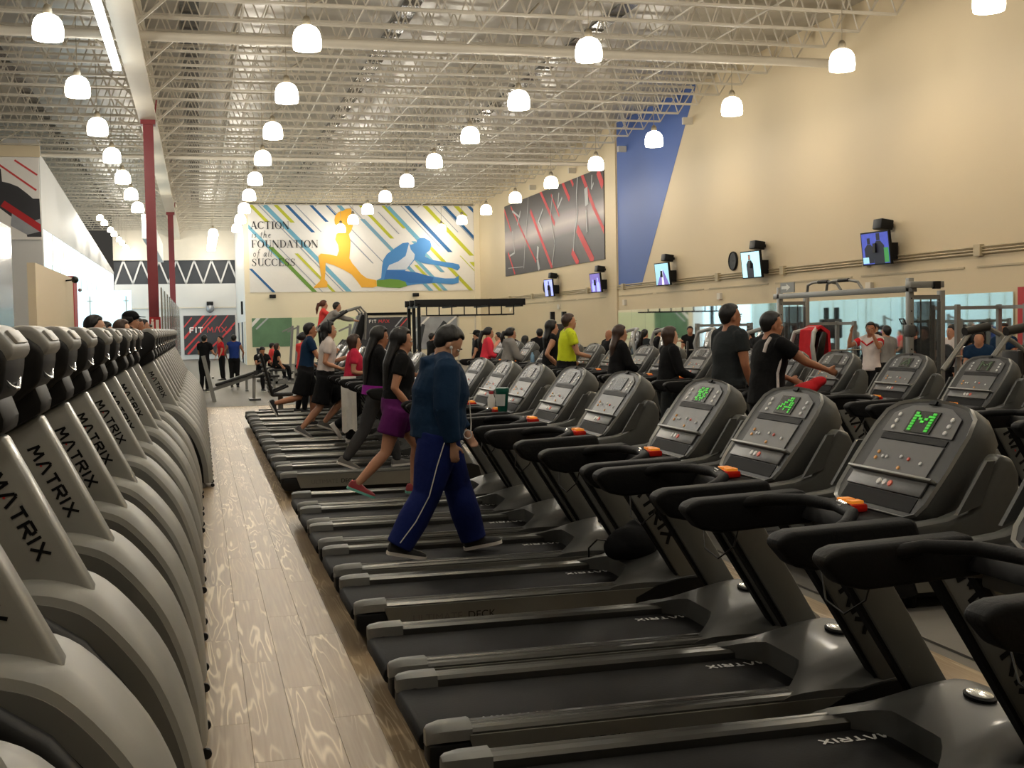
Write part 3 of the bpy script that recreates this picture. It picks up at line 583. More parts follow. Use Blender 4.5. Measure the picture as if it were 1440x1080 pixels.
def make_treadmill(name='treadmill'):
    t = thing(name, '', 'treadmill')
    q = MB(); q.box(.12, 1.95, -.33, .33, .06, .2); q.build('deck_frame', 'tm_black', t, bevel=.01)
    prof = [(.02, .235), (1.72, .235), (1.72, .215), (.06, .215), (.0, .19), (-.005, .17), (.06, .12), (.0, .15), (-.02, .185), (-.01, .215)]
    q = MB(); q.prism([(.0, .236), (1.74, .236), (1.74, .205), (.12, .205), (.12, .13), (.05, .13), (-.02, .165), (-.03, .195), (-.02, .222)], -.28, .28); b = q.build('belt', 'tm_belt', t, bevel=.012)
    for x, rev in ((1.35, False), (.22, True)):
        pp, wd = logo('MATRIX', .045, .011, .35); a = Vector((-1, 0, 0)); M = frame((x+.32, .2 if not rev else -.2, .2375), (-1, 0, 0), (0, -1, 0)) if not rev else frame((x+.32, -.19, .2375), (-1, 0, 0), (0, -1, 0))
        multi_print('belt_lettering', pp, 'logo_white', M, .0008, b)
    q = MB(); q.tube([(.06, -.29, .185), (.06, .29, .185)], .05, 12); q.build('rear_roller', 'tm_black', t)
    for s in (-1, 1):
        f = lambda y: s*y
        q = MB(); pr = [(.285, .222), (.285, .262), (.30, .275), (.335, .279), (.338, .275), (.352, .279), (.355, .275), (.372, .278), (.376, .274), (.398, .27), (.412, .258), (.412, .235)]
        q.loft([[(x, f(a), c) for a, c in pr] for x in (.15, 1.72)]); r = q.build('side_rail', 'tm_rail', t)
        q = MB(); pr2 = [(.28, .225), (.285, .28), (.33, .29), (.38, .289), (.412, .27), (.416, .23)]
        q.loft([[(x, f(a+(.36-a)*k), c-(.03*k)) for a, c in pr2] for x, k in ((.16, 0), (.05, .05), (.0, .3), (-.015, .6))]); q.build('rail_cap', 'tm_cap', t, smooth=True)
        q = MB(); q.prism([(-.01, .22), (-.012, .14), (.03, .09), (.12, .085), (.2, .1), (.17, .225)], f(.3), f(.418)); q.build('end_cap', 'tm_black', t, bevel=.015)
        q = MB(); q.prism([(.15, .225), (.19, .115), (1.95, .115), (1.95, .25), (.15, .25)], f(.405), f(.424)); sp = q.build('side_panel', 'tm_panel', t)
        if s < 0:
            font_obj('panel_lettering', None, 0, None, frame((.30, -.4246, .155), (1, 0, 0), (0, 0, 1)) @ Matrix.Translation((0, 0, .0006)), sp, deck_txt); font_obj('panel_lettering', None, 0, None, frame((.33 + max(v.co.x for v in deck_txt.vertices), -.4246, .155), (1, 0, 0), (0, 0, 1)) @ Matrix.Translation((0, 0, .0006)), sp, deck_txt2)
        q = MB(); q.lathe([(.03, 0), (.035, .06), (.02, .09)], 10, Matrix.Translation((.22, f(.3), 0))); q.lathe([(.03, 0), (.035, .06), (.02, .09)], 10, Matrix.Translation((1.75, f(.3), 0))); q.build('foot', 'tm_black', t)
        # upright leaning back over the deck
        q = MB(); a0, a1 = f(.338), f(.412)
        lo = [(1.93, .24), (2.10, .24), (1.61, 1.06), (1.43, 1.06)]
        q.prism(lo, a0, a1); u = q.build('upright', 'tm_mast', t, bevel=.016)
        q = MB(); q.prism([(1.885, .29), (1.925, .25), (1.45, 1.04), (1.415, 1.04)], f(.352), f(.398)); q.build('upright_channel', 'tm_black', u)
        if s < 0:
            e1 = Vector((.5, 0, -.82)).normalized(); e2 = Vector((.82, 0, .5)).normalized()
            pp, wd = logo('MATRIX', .088, .019, .26); o = Vector((1.555, -.4128, .93)) - e1*0
            o = Vector((1.51+.032, -.4128, .95)); multi_print('upright_lettering', pp, 'logo_dark', frame(o, e1, e2), .0012, u)
            poly_print('upright_dot', [(.142, .022), (.152, .014), (.162, .022), (.152, .03)], 'logo_red', frame(o, e1, e2), .0012, u)
        # arm joining handle, upright and console
        arm = [(1.34, 1.03), (1.38, 1.13), (1.52, 1.145), (1.60, 1.17), (1.68, 1.31), (1.715, 1.35), (1.765, 1.335), (1.79, 1.28), (1.785, 1.06), (1.70, 1.015), (1.55, 1.0)]
        q = MB(); q.prism(arm, f(.325), f(.402)); q.build('console_arm', 'tm_grey', t, bevel=.018)
        q = MB(); q.prism([(1.55, 1.16), (1.64, 1.19), (1.69, 1.33), (1.66, 1.33)], f(.39), f(.408)); q.build('arm_recess', 'tm_shell', t)
        hd = [(.91, 1.10), (.93, 1.128), (.97, 1.14), (1.40, 1.155), (1.44, 1.03), (1.05, 1.012), (.97, 1.03)]
        q = MB(); q.prism(hd, f(.315), f(.412)); q.build('handle', 'tm_pad', t, bevel=.026, seg=3)
    # motor hood
    q = MB(); nu, nv = 16, 12; top = []
    for j in range(nv+1):
        row = []
        for i in range(nu+1):
            y = -.415 + .83*i/nu; k = abs(y)/.415; xr = 1.66 - .24*max(0, (k-.35)/.65)**1.4; x = xr + (2.2-xr)*j/nv
            g = (x-1.42)/(2.2-1.42); c = .245 + .16*math.sin(min(1, max(0, (x-1.42)/.62))*PI/2) - .10*max(0, (g-.72)/.28)**2
            z = c - (.10*max(0, (k-.55)/.45)**1.6)*min(1, max(0, (x-1.5)/.3)); row.append((x, y, z))
        top.append(row)
    vs = [p for r in top for p in r] + [(p[0], p[1], .1 if j > 3 else min(.235, p[2]-.01)) for j, r in enumerate(top) for p in r]; n1 = (nu+1)*(nv+1); fs = []
    for j in range(nv):
        for i in range(nu):
            a = j*(nu+1)+i; fs.append((a, a+1, a+nu+2, a+nu+1)); fs.append((n1+a, n1+a+nu+1, n1+a+nu+2, n1+a+1))
    for i in range(nu): fs.append((i, n1+i, n1+i+1, i+1)); a = nv*(nu+1)+i; fs.append((a, a+1, n1+a+1, n1+a))
    for j in range(nv): a = j*(nu+1); fs.append((a, a+nu+1, n1+a+nu+1, n1+a)); a += nu; fs.append((a, n1+a, n1+a+nu+1, a+nu+1))
    q.add(vs, fs); hood = q.build('motor_hood', 'tm_grey', t, smooth=True)
    for s in (-1, 1):
        q = MB(); q.prism([(1.60, .09), (1.62, .2), (1.75, .262), (1.9, .29), (2.04, .295), (2.12, .27), (2.16, .09)], s*.41, s*.428); q.build('hood_skirt', 'tm_black', t)
    Mb = Matrix.Translation((1.94, .02, .402)) @ Matrix.Rotation(R(-4), 4, 'Y') @ Matrix.Rotation(R(90), 4, 'Z')
    q = MB(); q.lathe([(.08, -.02), (.082, .008), (.07, .012)], 20, Mb @ Matrix.Diagonal((1, .55, 1, 1))); bd = q.build('badge_rim', 'tm_black', t, smooth=True)
    q = MB(); q.lathe([(.068, .0), (.066, .015), (.05, .019), (.001, .02)], 20, Mb @ Matrix.Diagonal((1, .55, 1, 1))); q.build('badge', 'badge_chrome', bd, smooth=True)
    # console
    half = [(0, -.005), (.22, -.005), (.27, .015), (.292, .06), (.30, .2), (.296, .34), (.275, .41), (.22, .446), (.12, .462), (0, .468)]
    out = half + [(-u, v) for u, v in reversed(half[1:-1])]
    sc = lambda k, kv: [(u*k, .225+(v-.225)*kv) for u, v in out]
    q = MB(); rings = []
    for pts, wv in ((sc(.72, .7), -.13), (sc(.9, .9), -.11), (out, -.05), (out, .012), (sc(.97, .98), .024)): rings.append([(u, v, wv) for u, v in pts])
    q.loft(rings, CM); con = q.build('console', 'tm_shell', t, smooth=True)
    q = MB(); a, b2 = sc(.985, .99), sc(.93, .95); nn = len(a)
    q.add([(u, v, .022) for u, v in a] + [(u, v, .034) for u, v in sc(.97, .98)] + [(u, v, .026) for u, v in b2], [(i, (i+1) % nn, nn+(i+1) % nn, nn+i) for i in range(nn)] + [(nn+i, nn+(i+1) % nn, 2*nn+(i+1) % nn, 2*nn+i) for i in range(nn)], CM); q.build('console_rim', 'tm_rim', con, smooth=True)
    q = MB(); q.add([(u, v, .0255) for u, v in sc(.935, .955)], [tuple(range(nn))], CM); q.build('face_plate', 'tm_face', con)
    def pb(name, u0, u1, v0, v1, w0, w1, m, bv=0):
        q = MB(); q.box(u0, u1, v0, v1, w0, w1, CM); return q.build(name, m, con, bevel=bv)
    q = MB(); q.add([(u, v, .03) for u, v in [(-.215, .315), (.215, .315), (.205, .395), (.12, .432), (0, .44), (-.12, .432), (-.205, .395)]], [tuple(range(7))], CM); q.build('display_bezel', 'tm_keys', con)
    led = pb('led_screen', -.078, .078, .322, .412, .028, .034, 'led_off')
    pb('slot', -.2, .2, .285, .308, .024, .029, 'tm_black'); pb('key_panel', -.2, .2, .155, .28, .024, .03, 'tm_keys')
    pb('ledge', -.265, .265, .142, .152, .024, .05, 'tm_rim', .003); pb('lower_panel', -.235, .235, .082, .14, .024, .034, 'tm_keys', .004); pb('tray', -.225, .225, .022, .078, .02, .0275, 'pit_black')
    def dots(name, ps, r, m, wv):
        q = MB()
        for u, v in ps: q.lathe([(r, 0), (r*.9, .004), (.001, .0045)], 8, CM @ Matrix.Translation((u, v, wv)))
        q.build(name, m, con)
    for u in (-.16, .16):
        for v in (.335, .362, .389): dots('side_key', [(u, v)], .0095, 'btn_white', .03)
    for u, v, c in ((-.15, .2, 'btn_amber'), (-.15, .225, 'btn_amber'), (-.11, .21, 'btn_white'), (-.085, .21, 'btn_white'), (.13, .205, 'btn_white'), (.02, .175, 'btn_amber'), (.05, .215, 'btn_red'), (.0, .22, 'btn_white')): dots('program_key', [(u, v)], .0075, c, .03)
    for u, c in ((-.035, 'btn_white'), (0, 'btn_white'), (.035, 'btn_red')): dots('control_key', [(u, .11)], .013, c, .034)
    q = MB(); q.box(-.02, .02, .44, .455, .03, .038, CM); q.build('clip', 'tm_black', con)
    q = MB(); q.prism([(1.36, 1.055), (1.40, 1.115), (1.53, 1.13), (1.56, 1.05)], -.31, .31); q.build('console_base', 'tm_black', t, bevel=.015)
    q = MB(); q.box(1.44, 1.58, -.34, .34, .99, 1.06); q.build('cross_beam', 'tm_shell', t, bevel=.01)
    q = MB(); q.tube([(1.12, -.35, 1.11), (1.22, -.29, 1.135), (1.31, -.17, 1.145), (1.34, 0, 1.148), (1.31, .17, 1.145), (1.22, .29, 1.135), (1.12, .35, 1.11)], .022, 10); gb = q.build('grip_bar', 'tm_pad', t, smooth=True)
    q = MB(); q.tube([(1.325, -.1, 1.147), (1.34, -.03, 1.149)], .0232, 10); q.build('pulse_sensor', 'chrome', gb)
    st = MB(); st.box(1.39, 1.46, -.02, .11, 1.12, 1.148); sk = st.build('stop_key', 'stop_red', t, bevel=.008)
    for y in (-.01, .05): q = MB(); q.box(1.40, 1.45, y, y+.045, 1.146, 1.16); q.build('stop_button', 'stop_amber', sk, bevel=.004)
    q = MB(); q.tube([(1.38, .05, 1.05), (1.30, .03, .93), (1.27, -.06, .83), (1.29, -.15, .80), (1.33, -.22, .86), (1.36, -.25, 1.02)], .004, 5); q.build('safety_cord', 'wire', t)
    return t, led
tm, led0 = make_treadmill()
LED = {'M': ["1000001", "1100011", "1010101", "1001001", "1000001", "1000001", "1000001"], 'scan': ["0000110", "0001110", "0011011", "0110011", "1101111", "1001001", "0000001"], 'bar': ["0110110", "1101110", "1111011", "0110110", "0111011", "1101110", "0110100"]}
mat('led_dim', (64, 92, 56), .4, var=0, emit=.05)
def led_picture(root, pat, m='led_green'):
    led = [c for c in root.children_recursive if c.name.split('.')[0] == 'led_screen'][0]
    q = MB()
    for r, row in enumerate(LED[pat]):
        for c, ch in enumerate(row):
            if ch == '1':
                for dx in ((-.0045, .0045) if pat == 'M' else (0,)): q.box(-.052+c*.0173-.0052+dx, -.052+c*.0173+.0052+dx, .401-r*.0115-.0042, .401-r*.0115+.0042, .034, .0365, CM)
    q.build('led_picture', m, led)
X1, X2 = .80, 4.02
ROW1 = [2.78, 3.80, 4.83, 5.75, 7.00, 8.05, 9.07, 10.0, 10.97, 13.28, 14.28, 15.2, 16.35, 17.35, 18.3, 19.45, 20.6, 21.6, 22.6]
ROW2 = [6.9, 7.9, 8.95, 10.1, 11.05, 12.1, 13.2, 14.2, 15.1, 16.2, 17.3, 18.3, 19.5, 20.9, 21.9, 22.9]
special = {(1, 1): 'grey treadmill with a bright green letter M on its display', (1, 2): 'grey treadmill with a half drawn green letter on its display, beside the green M one', (1, 3): 'grey treadmill whose display shows a block of green segments', (1, 4): 'empty grey treadmill with a black bag on its motor hood', (1, 5): 'grey treadmill under the boy in blue',
           (1, 0): 'grey treadmill at the front end of the aisle row, before the green M one', (1, 8): 'grey treadmill under the runner in purple shorts', (1, 9): 'grey treadmill under the woman in dark leggings, a silver side panel facing the gap', (1, 12): 'grey treadmill under the woman in a raspberry shirt', (1, 13): 'grey treadmill under the running man in a white shirt', (1, 6): 'grey treadmill with a green shaker cup on its console, just beyond the boy in blue',
           (2, 3): 'grey treadmill with a red towel, under the man in black and white', (2, 10): 'grey treadmill under the man in yellow', (2, 4): 'grey treadmill under the tall man in charcoal', (2, 8): 'grey treadmill under the woman in a loose black jacket', (2, 11): 'grey treadmill under the woman in a black vest', (2, 13): 'grey treadmill under the woman in a grey jacket', (2, 15): 'grey treadmill under the woman in bright pink', (2, 12): 'grey treadmill with a pale blue water bottle, between two women', (1, 15): 'grey treadmill under the man with one foot kicked up', (1, 18): 'grey treadmill under the woman in coral', (2, 6): 'grey treadmill under the woman with short brown hair in black'}
protos = []
for r, X, ys in ((1, X1, ROW1), (2, X2, ROW2)):
    for i, Y in enumerate(ys):
        lab = special.get((r, i), ('grey treadmill in the row beside the wooden aisle', 'grey treadmill in the row behind, towards the cream wall')[r-1])
        o = dup(tm, (X, Y, 0), None, lab, ('treadmills along the aisle', 'treadmills in the row behind')[r-1])
        if r == 1 and i in (1, 2, 3): led_picture(o, ('M', 'scan', 'bar')[i-1])
        if r == 2 and i in (1, 2): led_picture(o, ('M', 'scan')[i-1], 'led_dim')
for c in list(tm.children_recursive): bpy.data.objects.remove(c)
bpy.data.objects.remove(tm)

# ---------------------------------------------------------------- elliptical trainers
mat('el_grey', (150, 150, 144), .32, var=.04, scale=5, coat=.3); mat('el_shroud', (146, 146, 140), .45, var=.05, scale=8); mat('el_side', (116, 116, 111), .5, var=.05, scale=8); mat('el_disc', (160, 158, 150), .4, var=.04); mat('el_black', (17, 17, 18), .5, var=.15, scale=30, spec=.3); mat('el_arm', (34, 35, 36), .5, var=.15, scale=40, bump=.05); mat('el_cap', (138, 138, 134), .4, var=.05)
def curve(P, k=3):
    out = []
    for i in range(len(P)-1):
        p0, p1, p2, p3 = P[max(i-1, 0)], P[i], P[i+1], P[min(i+2, len(P)-1)]
        for j in range(k):
            t = j/k; out.append(tuple(.5*(2*b+(c-a)*t+(2*a-5*b+4*c-d)*t*t+(-a+3*b-3*c+d)*t**3) for a, b, c, d in zip(p0, p1, p2, p3)))
    return out + [P[-1]]
def make_elliptical():
    t = thing('elliptical_trainer', '', 'elliptical')
    outer = [(-.015, .06), (-.02, .16), (-.03, .27), (-.07, .45), (-.14, .64), (-.235, .79), (-.35, .915), (-.45, .965), (-.57, .985), (-.68, .97), (-.80, .92)]
    inner = [(-.10, .06), (-.105, .16), (-.115, .27), (-.15, .42), (-.215, .58), (-.30, .71), (-.395, .81), (-.48, .855), (-.58, .875), (-.68, .86), (-.76, .82)]
    outer, inner = curve(outer), curve(inner)
    # rounded shell: centre crown higher than its flanks
    q = MB(); n = len(outer); rows = []
    for y, k in ((-.235, .62), (-.225, .3), (-.19, .08), (-.1, 0), (0, -.03), (.1, 0), (.19, .08), (.225, .3), (.235, .62)):
        rows.append([(a+(c-a)*k, y, b+(d-b)*k) for (a, b), (c, d) in zip(outer, inner)])
    vs = [p for r in rows for p in r]; fs = [(j*n+i, j*n+i+1, (j+1)*n+i+1, (j+1)*n+i) for j in range(len(rows)-1) for i in range(n-1)]
    q.add(vs, fs); q.build('shroud', 'el_shroud', t, smooth=True)
    side = [(a+(c-a)*.55, b+(d-b)*.55) for (a, b), (c, d) in zip(outer, inner)]
    for s in (-1, 1):
        q = MB(); inn = [(a+(c-a)*1.2, b+(d-b)*1.2) for (a, b), (c, d) in zip(outer, inner)]
        q.prism(side + list(reversed(inn)), s*.19, s*.238); q.build('shroud_side', 'el_side', t)
        rim = [(a+(c-a)*1.65, b+(d-b)*1.65) for (a, b), (c, d) in zip(outer, inner)]
        q = MB(); q.prism(inn[:20] + list(reversed(rim[:20])), s*.15, s*.212); q.build('wheel_slot', 'el_black', t)
        q = MB(); q.prism([(-.2, .06)] + rim[1:] + [(-.9, .6), (-.9, .06)], s*.17, s*.20); q.build('side_disc', 'el_disc', t)
        q = MB(); q.tube([(-.86, s*.27, .93), (-.66, s*.275, .92), (-.53, s*.28, .86), (-.41, s*.28, .77), (-.31, s*.28, .64), (-.245, s*.28, .48), (-.22, s*.28, .3)], [.03, .034, .038, .04, .038, .034, .028], 10); q.build('link_arm', 'el_arm', t, smooth=True)
        q = MB(); q.tube([(-.86, s*.27, .93), (-.93, s*.29, 1.15), (-.95, s*.3, 1.4), (-1.02, s*.3, 1.55)], .02, 8); q.build('moving_handle', 'el_black', t, smooth=True)
        q = MB(); q.bar((-.35, s*.26, .42), (-1.5, s*.2, .32), .07, .05); pd = q.build('pedal_arm', 'el_arm', t)
        q = MB(); q.box(-1.62, -1.25, s*.12, s*.26, .33, .37); q.build('pedal', 'el_black', pd, bevel=.01)
        q = MB(); q.lathe([(.015, -.012), (.022, -.01), (.022, .01), (.015, .012)], 12, Matrix.Translation((-.022, s*.19, .026)) @ Matrix.Rotation(PI/2, 4, 'X')); q.build('wheel', 'el_black', t, smooth=True)
    q = MB(); q.box(-1.95, -.1, -.07, .07, .03, .12); q.box(-1.98, -1.88, -.3, .3, .0, .06); q.box(-.35, -.1, -.2, .2, .0, .06); q.build('base_frame', 'el_side', t, bevel=.01)
    q = MB(); q.box(-.86, -.3, -.16, .16, .1, .8); q.build('drive_housing', 'el_side', t)
    # leaning mast
    q = MB(); q.prism([(-.60, .93), (-.35, .89), (-.635, 1.47), (-.80, 1.385)], -.12, .0); ms = q.build('mast', 'el_grey', t, bevel=.022, seg=3)
    e1 = Vector((.26, 0, -.5)).normalized(); e2 = Vector((.5, 0, .26)).normalized(); pp, wd = logo('MATRIX', .05, .0105, .33)
    multi_print('mast_lettering', pp, 'logo_dark', frame((-.69, -.1208, 1.325), e1, e2), .0008, ms)
    poly_print('mast_dot', [(.075, .014), (.081, .009), (.087, .014), (.081, .019)], 'logo_red', frame((-.69, -.1208, 1.325), e1, e2), .0008, ms)
    # console seen from behind
    q = MB(); q.prism([(-.83, 1.37), (-.625, 1.475), (-.62, 1.52), (-.66, 1.64), (-.86, 1.56)], -.165, .165); q.build('neck_cover', 'el_black', t, bevel=.02)
    q = MB(); q.prism([(-.90, 1.42), (-.74, 1.50), (-.62, 1.60), (-.605, 1.68), (-.60, 1.74), (-.68, 1.80), (-.78, 1.78), (-.92, 1.52)], -.235, .235); cb = q.build('console_back', 'el_black', t, bevel=.03, seg=3)
    q = MB(); q.prism([(-.745, 1.765), (-.615, 1.70), (-.578, 1.735), (-.585, 1.765), (-.635, 1.825), (-.69, 1.835), (-.75, 1.815)], -.215, .215); q.build('top_cap', 'el_cap', t, bevel=.022, seg=3)
    q = MB(); q.prism([(-.625, 1.80), (-.592, 1.765), (-.575, 1.77), (-.61, 1.815)], -.12, .12); q.build('vent', 'el_disc', t, bevel=.005)
    q = MB(); q.tube([(-.60 - .02*abs(k)/4, .045*k, 1.615+.02*(abs(k)/4)**2*2) for k in range(-4, 5)], .008, 6); q.build('trim_crescent', 'chrome', cb)
    return t
el = make_elliptical()
YE = [2.5, 3.43, 4.38, 5.35, 6.32, 7.35, 8.65, 9.75, 11.2, 12.2, 13.45]; YE2 = [14.4 + .98*i for i in range(14)]
for i, Y in enumerate(YE + YE2):
    o = el if i == 0 else dup(el, (0, Y, 0))
    o.location = (0, Y, 0) if i < len(YE) else (.12, Y, 0)
    o['label'] = 'silver grey elliptical trainer in the nearer block left of the aisle' if i < len(YE) else 'silver grey elliptical trainer in the further block, set closer to the aisle'
    o['group'] = 'ellipticals in the nearer block' if i < len(YE) else 'ellipticals in the further block'
    who = {9: 'bushy haired man', 10: 'woman with black hair', 12: 'brown haired woman with glasses', 14: 'man in a black cap', 16: 'heavy man', 18: 'short haired man near the red column', 20: 'woman in front of the safety sign'}.get(i)
    if who: o['label'] = 'silver grey elliptical trainer under the ' + who
# ---------------------------------------------------------------- people
mat('skin_a', (190, 138, 108), .5, var=.06, scale=14); mat('skin_b', (166, 112, 82), .5, var=.06, scale=14); mat('skin_c', (206, 160, 132), .5, var=.06, scale=14)
mat('hair_black', (16, 14, 14), .45, var=.3, scale=60, bump=.2, stretch=(1, 1, .2)); mat('hair_brown', (58, 38, 28), .45, var=.3, scale=60, bump=.2, stretch=(1, 1, .2)); mat('hair_red', (88, 44, 26), .45, var=.3, scale=60, bump=.2); mat('hair_grey', (130, 126, 120), .5, var=.2, scale=50)
mat('eye_white', (225, 220, 212), .3, var=0); mat('eye_dark', (24, 16, 12), .25, var=0); mat('lip', (160, 88, 78), .5, var=0)
def cloth(n, c): return mat(n, c, .85, var=.2, scale=7, bump=.8, spec=.2)
for n, c in dict(c_navy=(20, 46, 74), c_blue=(18, 32, 92), c_black=(18, 18, 20), c_char=(40, 44, 46), c_white=(214, 204, 200), c_rasp=(196, 42, 72), c_coral=(232, 72, 70), c_pink=(236, 62, 80), c_yellow=(212, 224, 44), c_grey=(140, 136, 132), c_purple=(92, 28, 92), c_violet=(150, 40, 150), c_red=(190, 34, 42), c_cobalt=(30, 54, 120), c_dgrey=(58, 58, 60), c_salmon=(226, 150, 128), c_maroon=(96, 26, 56)).items(): cloth(n, c)
mat('sole_white', (212, 208, 200), .6); mat('sole_mint', (120, 196, 180), .6); mat('shoe_black', (20, 20, 22), .6); mat('shoe_grey', (92, 90, 88), .6); mat('shoe_red', (150, 48, 54), .6); mat('shoe_white', (210, 205, 200), .6); mat('cord_white', (225, 222, 216), .5, var=0)
REMESH = []
def ering(c, t, side, rs, rf, n=10):
    f = side.cross(t).normalized()
    return [c + side*(rs*math.cos(2*PI*k/n)) + f*(rf*math.sin(2*PI*k/n)) for k in range(n)]
def limb(q, pts, rad, n=10, round_ends=True, side=Vector((0, 1, 0))):
    """tapered limb: pts list of vectors, rad list of (side, fore) radii"""
    pts = [Vector(p) for p in pts]; rad = [r if isinstance(r, tuple) else (r, r) for r in rad]; rings = []
    for i, p in enumerate(pts):
        t = (pts[min(i+1, len(pts)-1)] - pts[max(i-1, 0)]).normalized()
        s = (side - t*side.dot(t))
        s = s.normalized() if s.length > .05 else Vector((1, 0, 0)).cross(t).normalized()
        if i == 0 and round_ends: rings += [ering(p - t*rad[0][1]*.85, t, s, rad[0][0]*.3, rad[0][1]*.3, n), ering(p - t*rad[0][1]*.5, t, s, rad[0][0]*.82, rad[0][1]*.82, n)]
        rings.append(ering(p, t, s, rad[i][0], rad[i][1], n))
        if i == len(pts)-1 and round_ends: rings += [ering(p + t*rad[-1][1]*.5, t, s, rad[-1][0]*.82, rad[-1][1]*.82, n), ering(p + t*rad[-1][1]*.85, t, s, rad[-1][0]*.3, rad[-1][1]*.3, n)]
    q.loft(rings)
def dxz(a): a = R(a); return Vector((math.sin(a), 0, -math.cos(a)))
def person(label, x, y, z, yaw=0, h=1.72, lean=4, thL=0, knL=5, thR=0, knR=5, ftL=0, ftR=0, armL=(10, 8, 15), armR=(10, 8, 15), head=(0, 0), fem=False, fat=1.0, vox=.02, skin='skin_a', hair='hair_black', style='short', hair_len=.3,
           top='c_black', sleeve=.5, bottom='c_black', legf=1.0, loose=1.0, shoe='shoe_black', sole='sole_white', shoes=True, hoodie=False, hem=0.0, face=True, lift=0.0, seat=None, group=None, twist=0, ground=True):
    s = h/1.75; sw = (.155 if fem else .178)*s*fat**.5; hw = (.092 if fem else .088)*s*fat**.5
    pel = Vector((0, 0, .93*s)); up = Vector((math.sin(R(lean)), 0, math.cos(R(lean)))); Y = Vector((0, 1, 0)); fw = Vector((math.cos(R(lean)), 0, -math.sin(R(lean))))
    J = {}
    for sd, th, kn, ft in ((1, thL, knL, ftL), (-1, thR, knR, ftR)):
        hip = pel + Y*(sd*hw); knee = hip + dxz(th)*.43*s; ank = knee + dxz(th-kn)*.40*s
        fd = Vector((math.cos(R(ft)), 0, -math.sin(R(ft)))); sol = ank - Vector((math.sin(R(ft)), 0, math.cos(R(ft))))*.075*s
        J[sd] = (hip, knee, ank, fd, sol)
    low = min(min((J[k][4] + J[k][3]*.17*s).z, (J[k][4] - J[k][3]*.06*s).z) for k in (1, -1))
    off = Vector((0, 0, (-low if ground else 0) + lift))
    if seat is not None: off = Vector((0, 0, seat + .1*s - pel.z))
    A = {}
    chest = pel + up*.475*s
    for sd, (a, b, e) in ((1, armL), (-1, armR)):
        sh = chest + Y*(sd*sw) + up*.0 + fw*(.05*math.sin(R(twist))*sd)
        ud = Vector((math.sin(R(a))*math.cos(R(b)), sd*math.sin(R(b)), -math.cos(R(a))*math.cos(R(b)))); el = sh + ud*.285*s
        fdv = Vector((math.sin(R(a+e))*.97, -sd*.24*min(1, e/60), -math.cos(R(a+e)))).normalized(); wr = el + fdv*.25*s
        A[sd] = (sh, el, wr, fdv)
    hl = lean*.45 + head[0]*.35; nk = chest + up*.055*s; nd = Vector((math.sin(R(hl)), 0, math.cos(R(hl)))); hc = nk + nd*.12*s + Vector((math.cos(R(hl)), 0, -math.sin(R(hl))))*.015*s
    HM = Matrix.Translation(hc) @ Matrix.Rotation(R(head[1]), 4, 'Z') @ Matrix.Rotation(R(head[0]), 4, 'Y') @ Matrix.Scale(s*.98, 4)
    root = thing('person', label, 'person', (x, y, z), R(yaw), group)
    def finish(q, name, m, v=None, par=None, sm=3):
        for i in range(len(q.v)): q.v[i] = Vector(q.v[i]) + off
        o = q.build(name, m, par or root, smooth=True)
        if v: REMESH.append((o, v, sm))
        return o
    f2 = fat
    # body
    q = MB()
    def torso(qq, g, lo=0.0, hi=.52, rnd=True):
        prof = [(-.07, .118, .10), (0.0, .158 if fem else .148, .118), (.1, .142 if fem else .142, .11), (.2, .122 if fem else .138, .10), (.3, .138 if fem else .152, .112 if fem else .112), (.4, .15 if fem else .172, .112), (.46, .14 if fem else .165, .092), (.51, .085, .07), (.54, .058, .055)]
        P, RR = [], []
        for hh, rs, rf in prof:
            if hh < lo-.001 or hh > hi: continue
            belly = (1 + (f2-1)*(1.6 if .05 < hh < .33 else .8)); P.append(pel + up*hh*s + fw*(.012*s if hh > .25 else 0)*(1.8 if fem and .28 < hh < .42 else .6)); RR.append(((rs+g)*s*(1+(f2-1)*.8), (rf+g)*s*belly))
        limb(qq, P, RR, 24, rnd)
    torso(q, 0)
    limb(q, [nk - nd*.04*s, nk + nd*.10*s], [(.056*s*f2**.5, .058*s*f2**.5), (.052*s*f2**.5, .056*s*f2**.5)])
    for sd in (1, -1):
        hip, knee, ank, fd, sol = J[sd]; mid = hip.lerp(knee, .5); cal = knee.lerp(ank, .3)
        limb(q, [hip, mid, knee, cal, ank], [.088*s*f2, .076*s*f2, .054*s*f2**.5, (.055*s, .058*s), .037*s])
        limb(q, [ank, sol + fd*.02*s + Vector((0, 0, .04*s)), sol + fd*.12*s + Vector((0, 0, .025*s))], [.034*s, .036*s, (.036*s, .02*s)])
        sh, el, wr, fdv = A[sd]
        limb(q, [sh, sh.lerp(el, .5), el, el.lerp(wr, .35), wr], [.052*s*f2**.5, .046*s*f2, .038*s*f2**.5, .038*s, .026*s])
        pn = Y*sd*.3 + Vector((0, 0, 1)); acr = fdv.cross(Y).normalized() if abs(fdv.y) < .9 else Vector((0, 0, 1))
        acr = (Vector((1, 0, 0)) - fdv*fdv.x); acr = acr.normalized() if acr.length > .3 else Vector((0, 0, 1))
        palm = wr + fdv*.05*s; limb(q, [wr, palm, wr + fdv*.085*s], [(.02*s, .026*s), (.018*s, .036*s), (.016*s, .034*s)], side=Y)
        curl = (-Y*sd)*.6
        for fi, ln in enumerate((.068, .078, .072, .056)):
            b0 = wr + fdv*.088*s + acr*((.027 - fi*.018)*s); m1 = b0 + (fdv*.85 + curl*.35)*ln*.5*s; m2 = m1 + (fdv*.45 + curl*.9)*ln*.5*s
            limb(q, [b0 - fdv*.01*s, m1, m2], [.0098*s, .0092*s, .0082*s], 6)
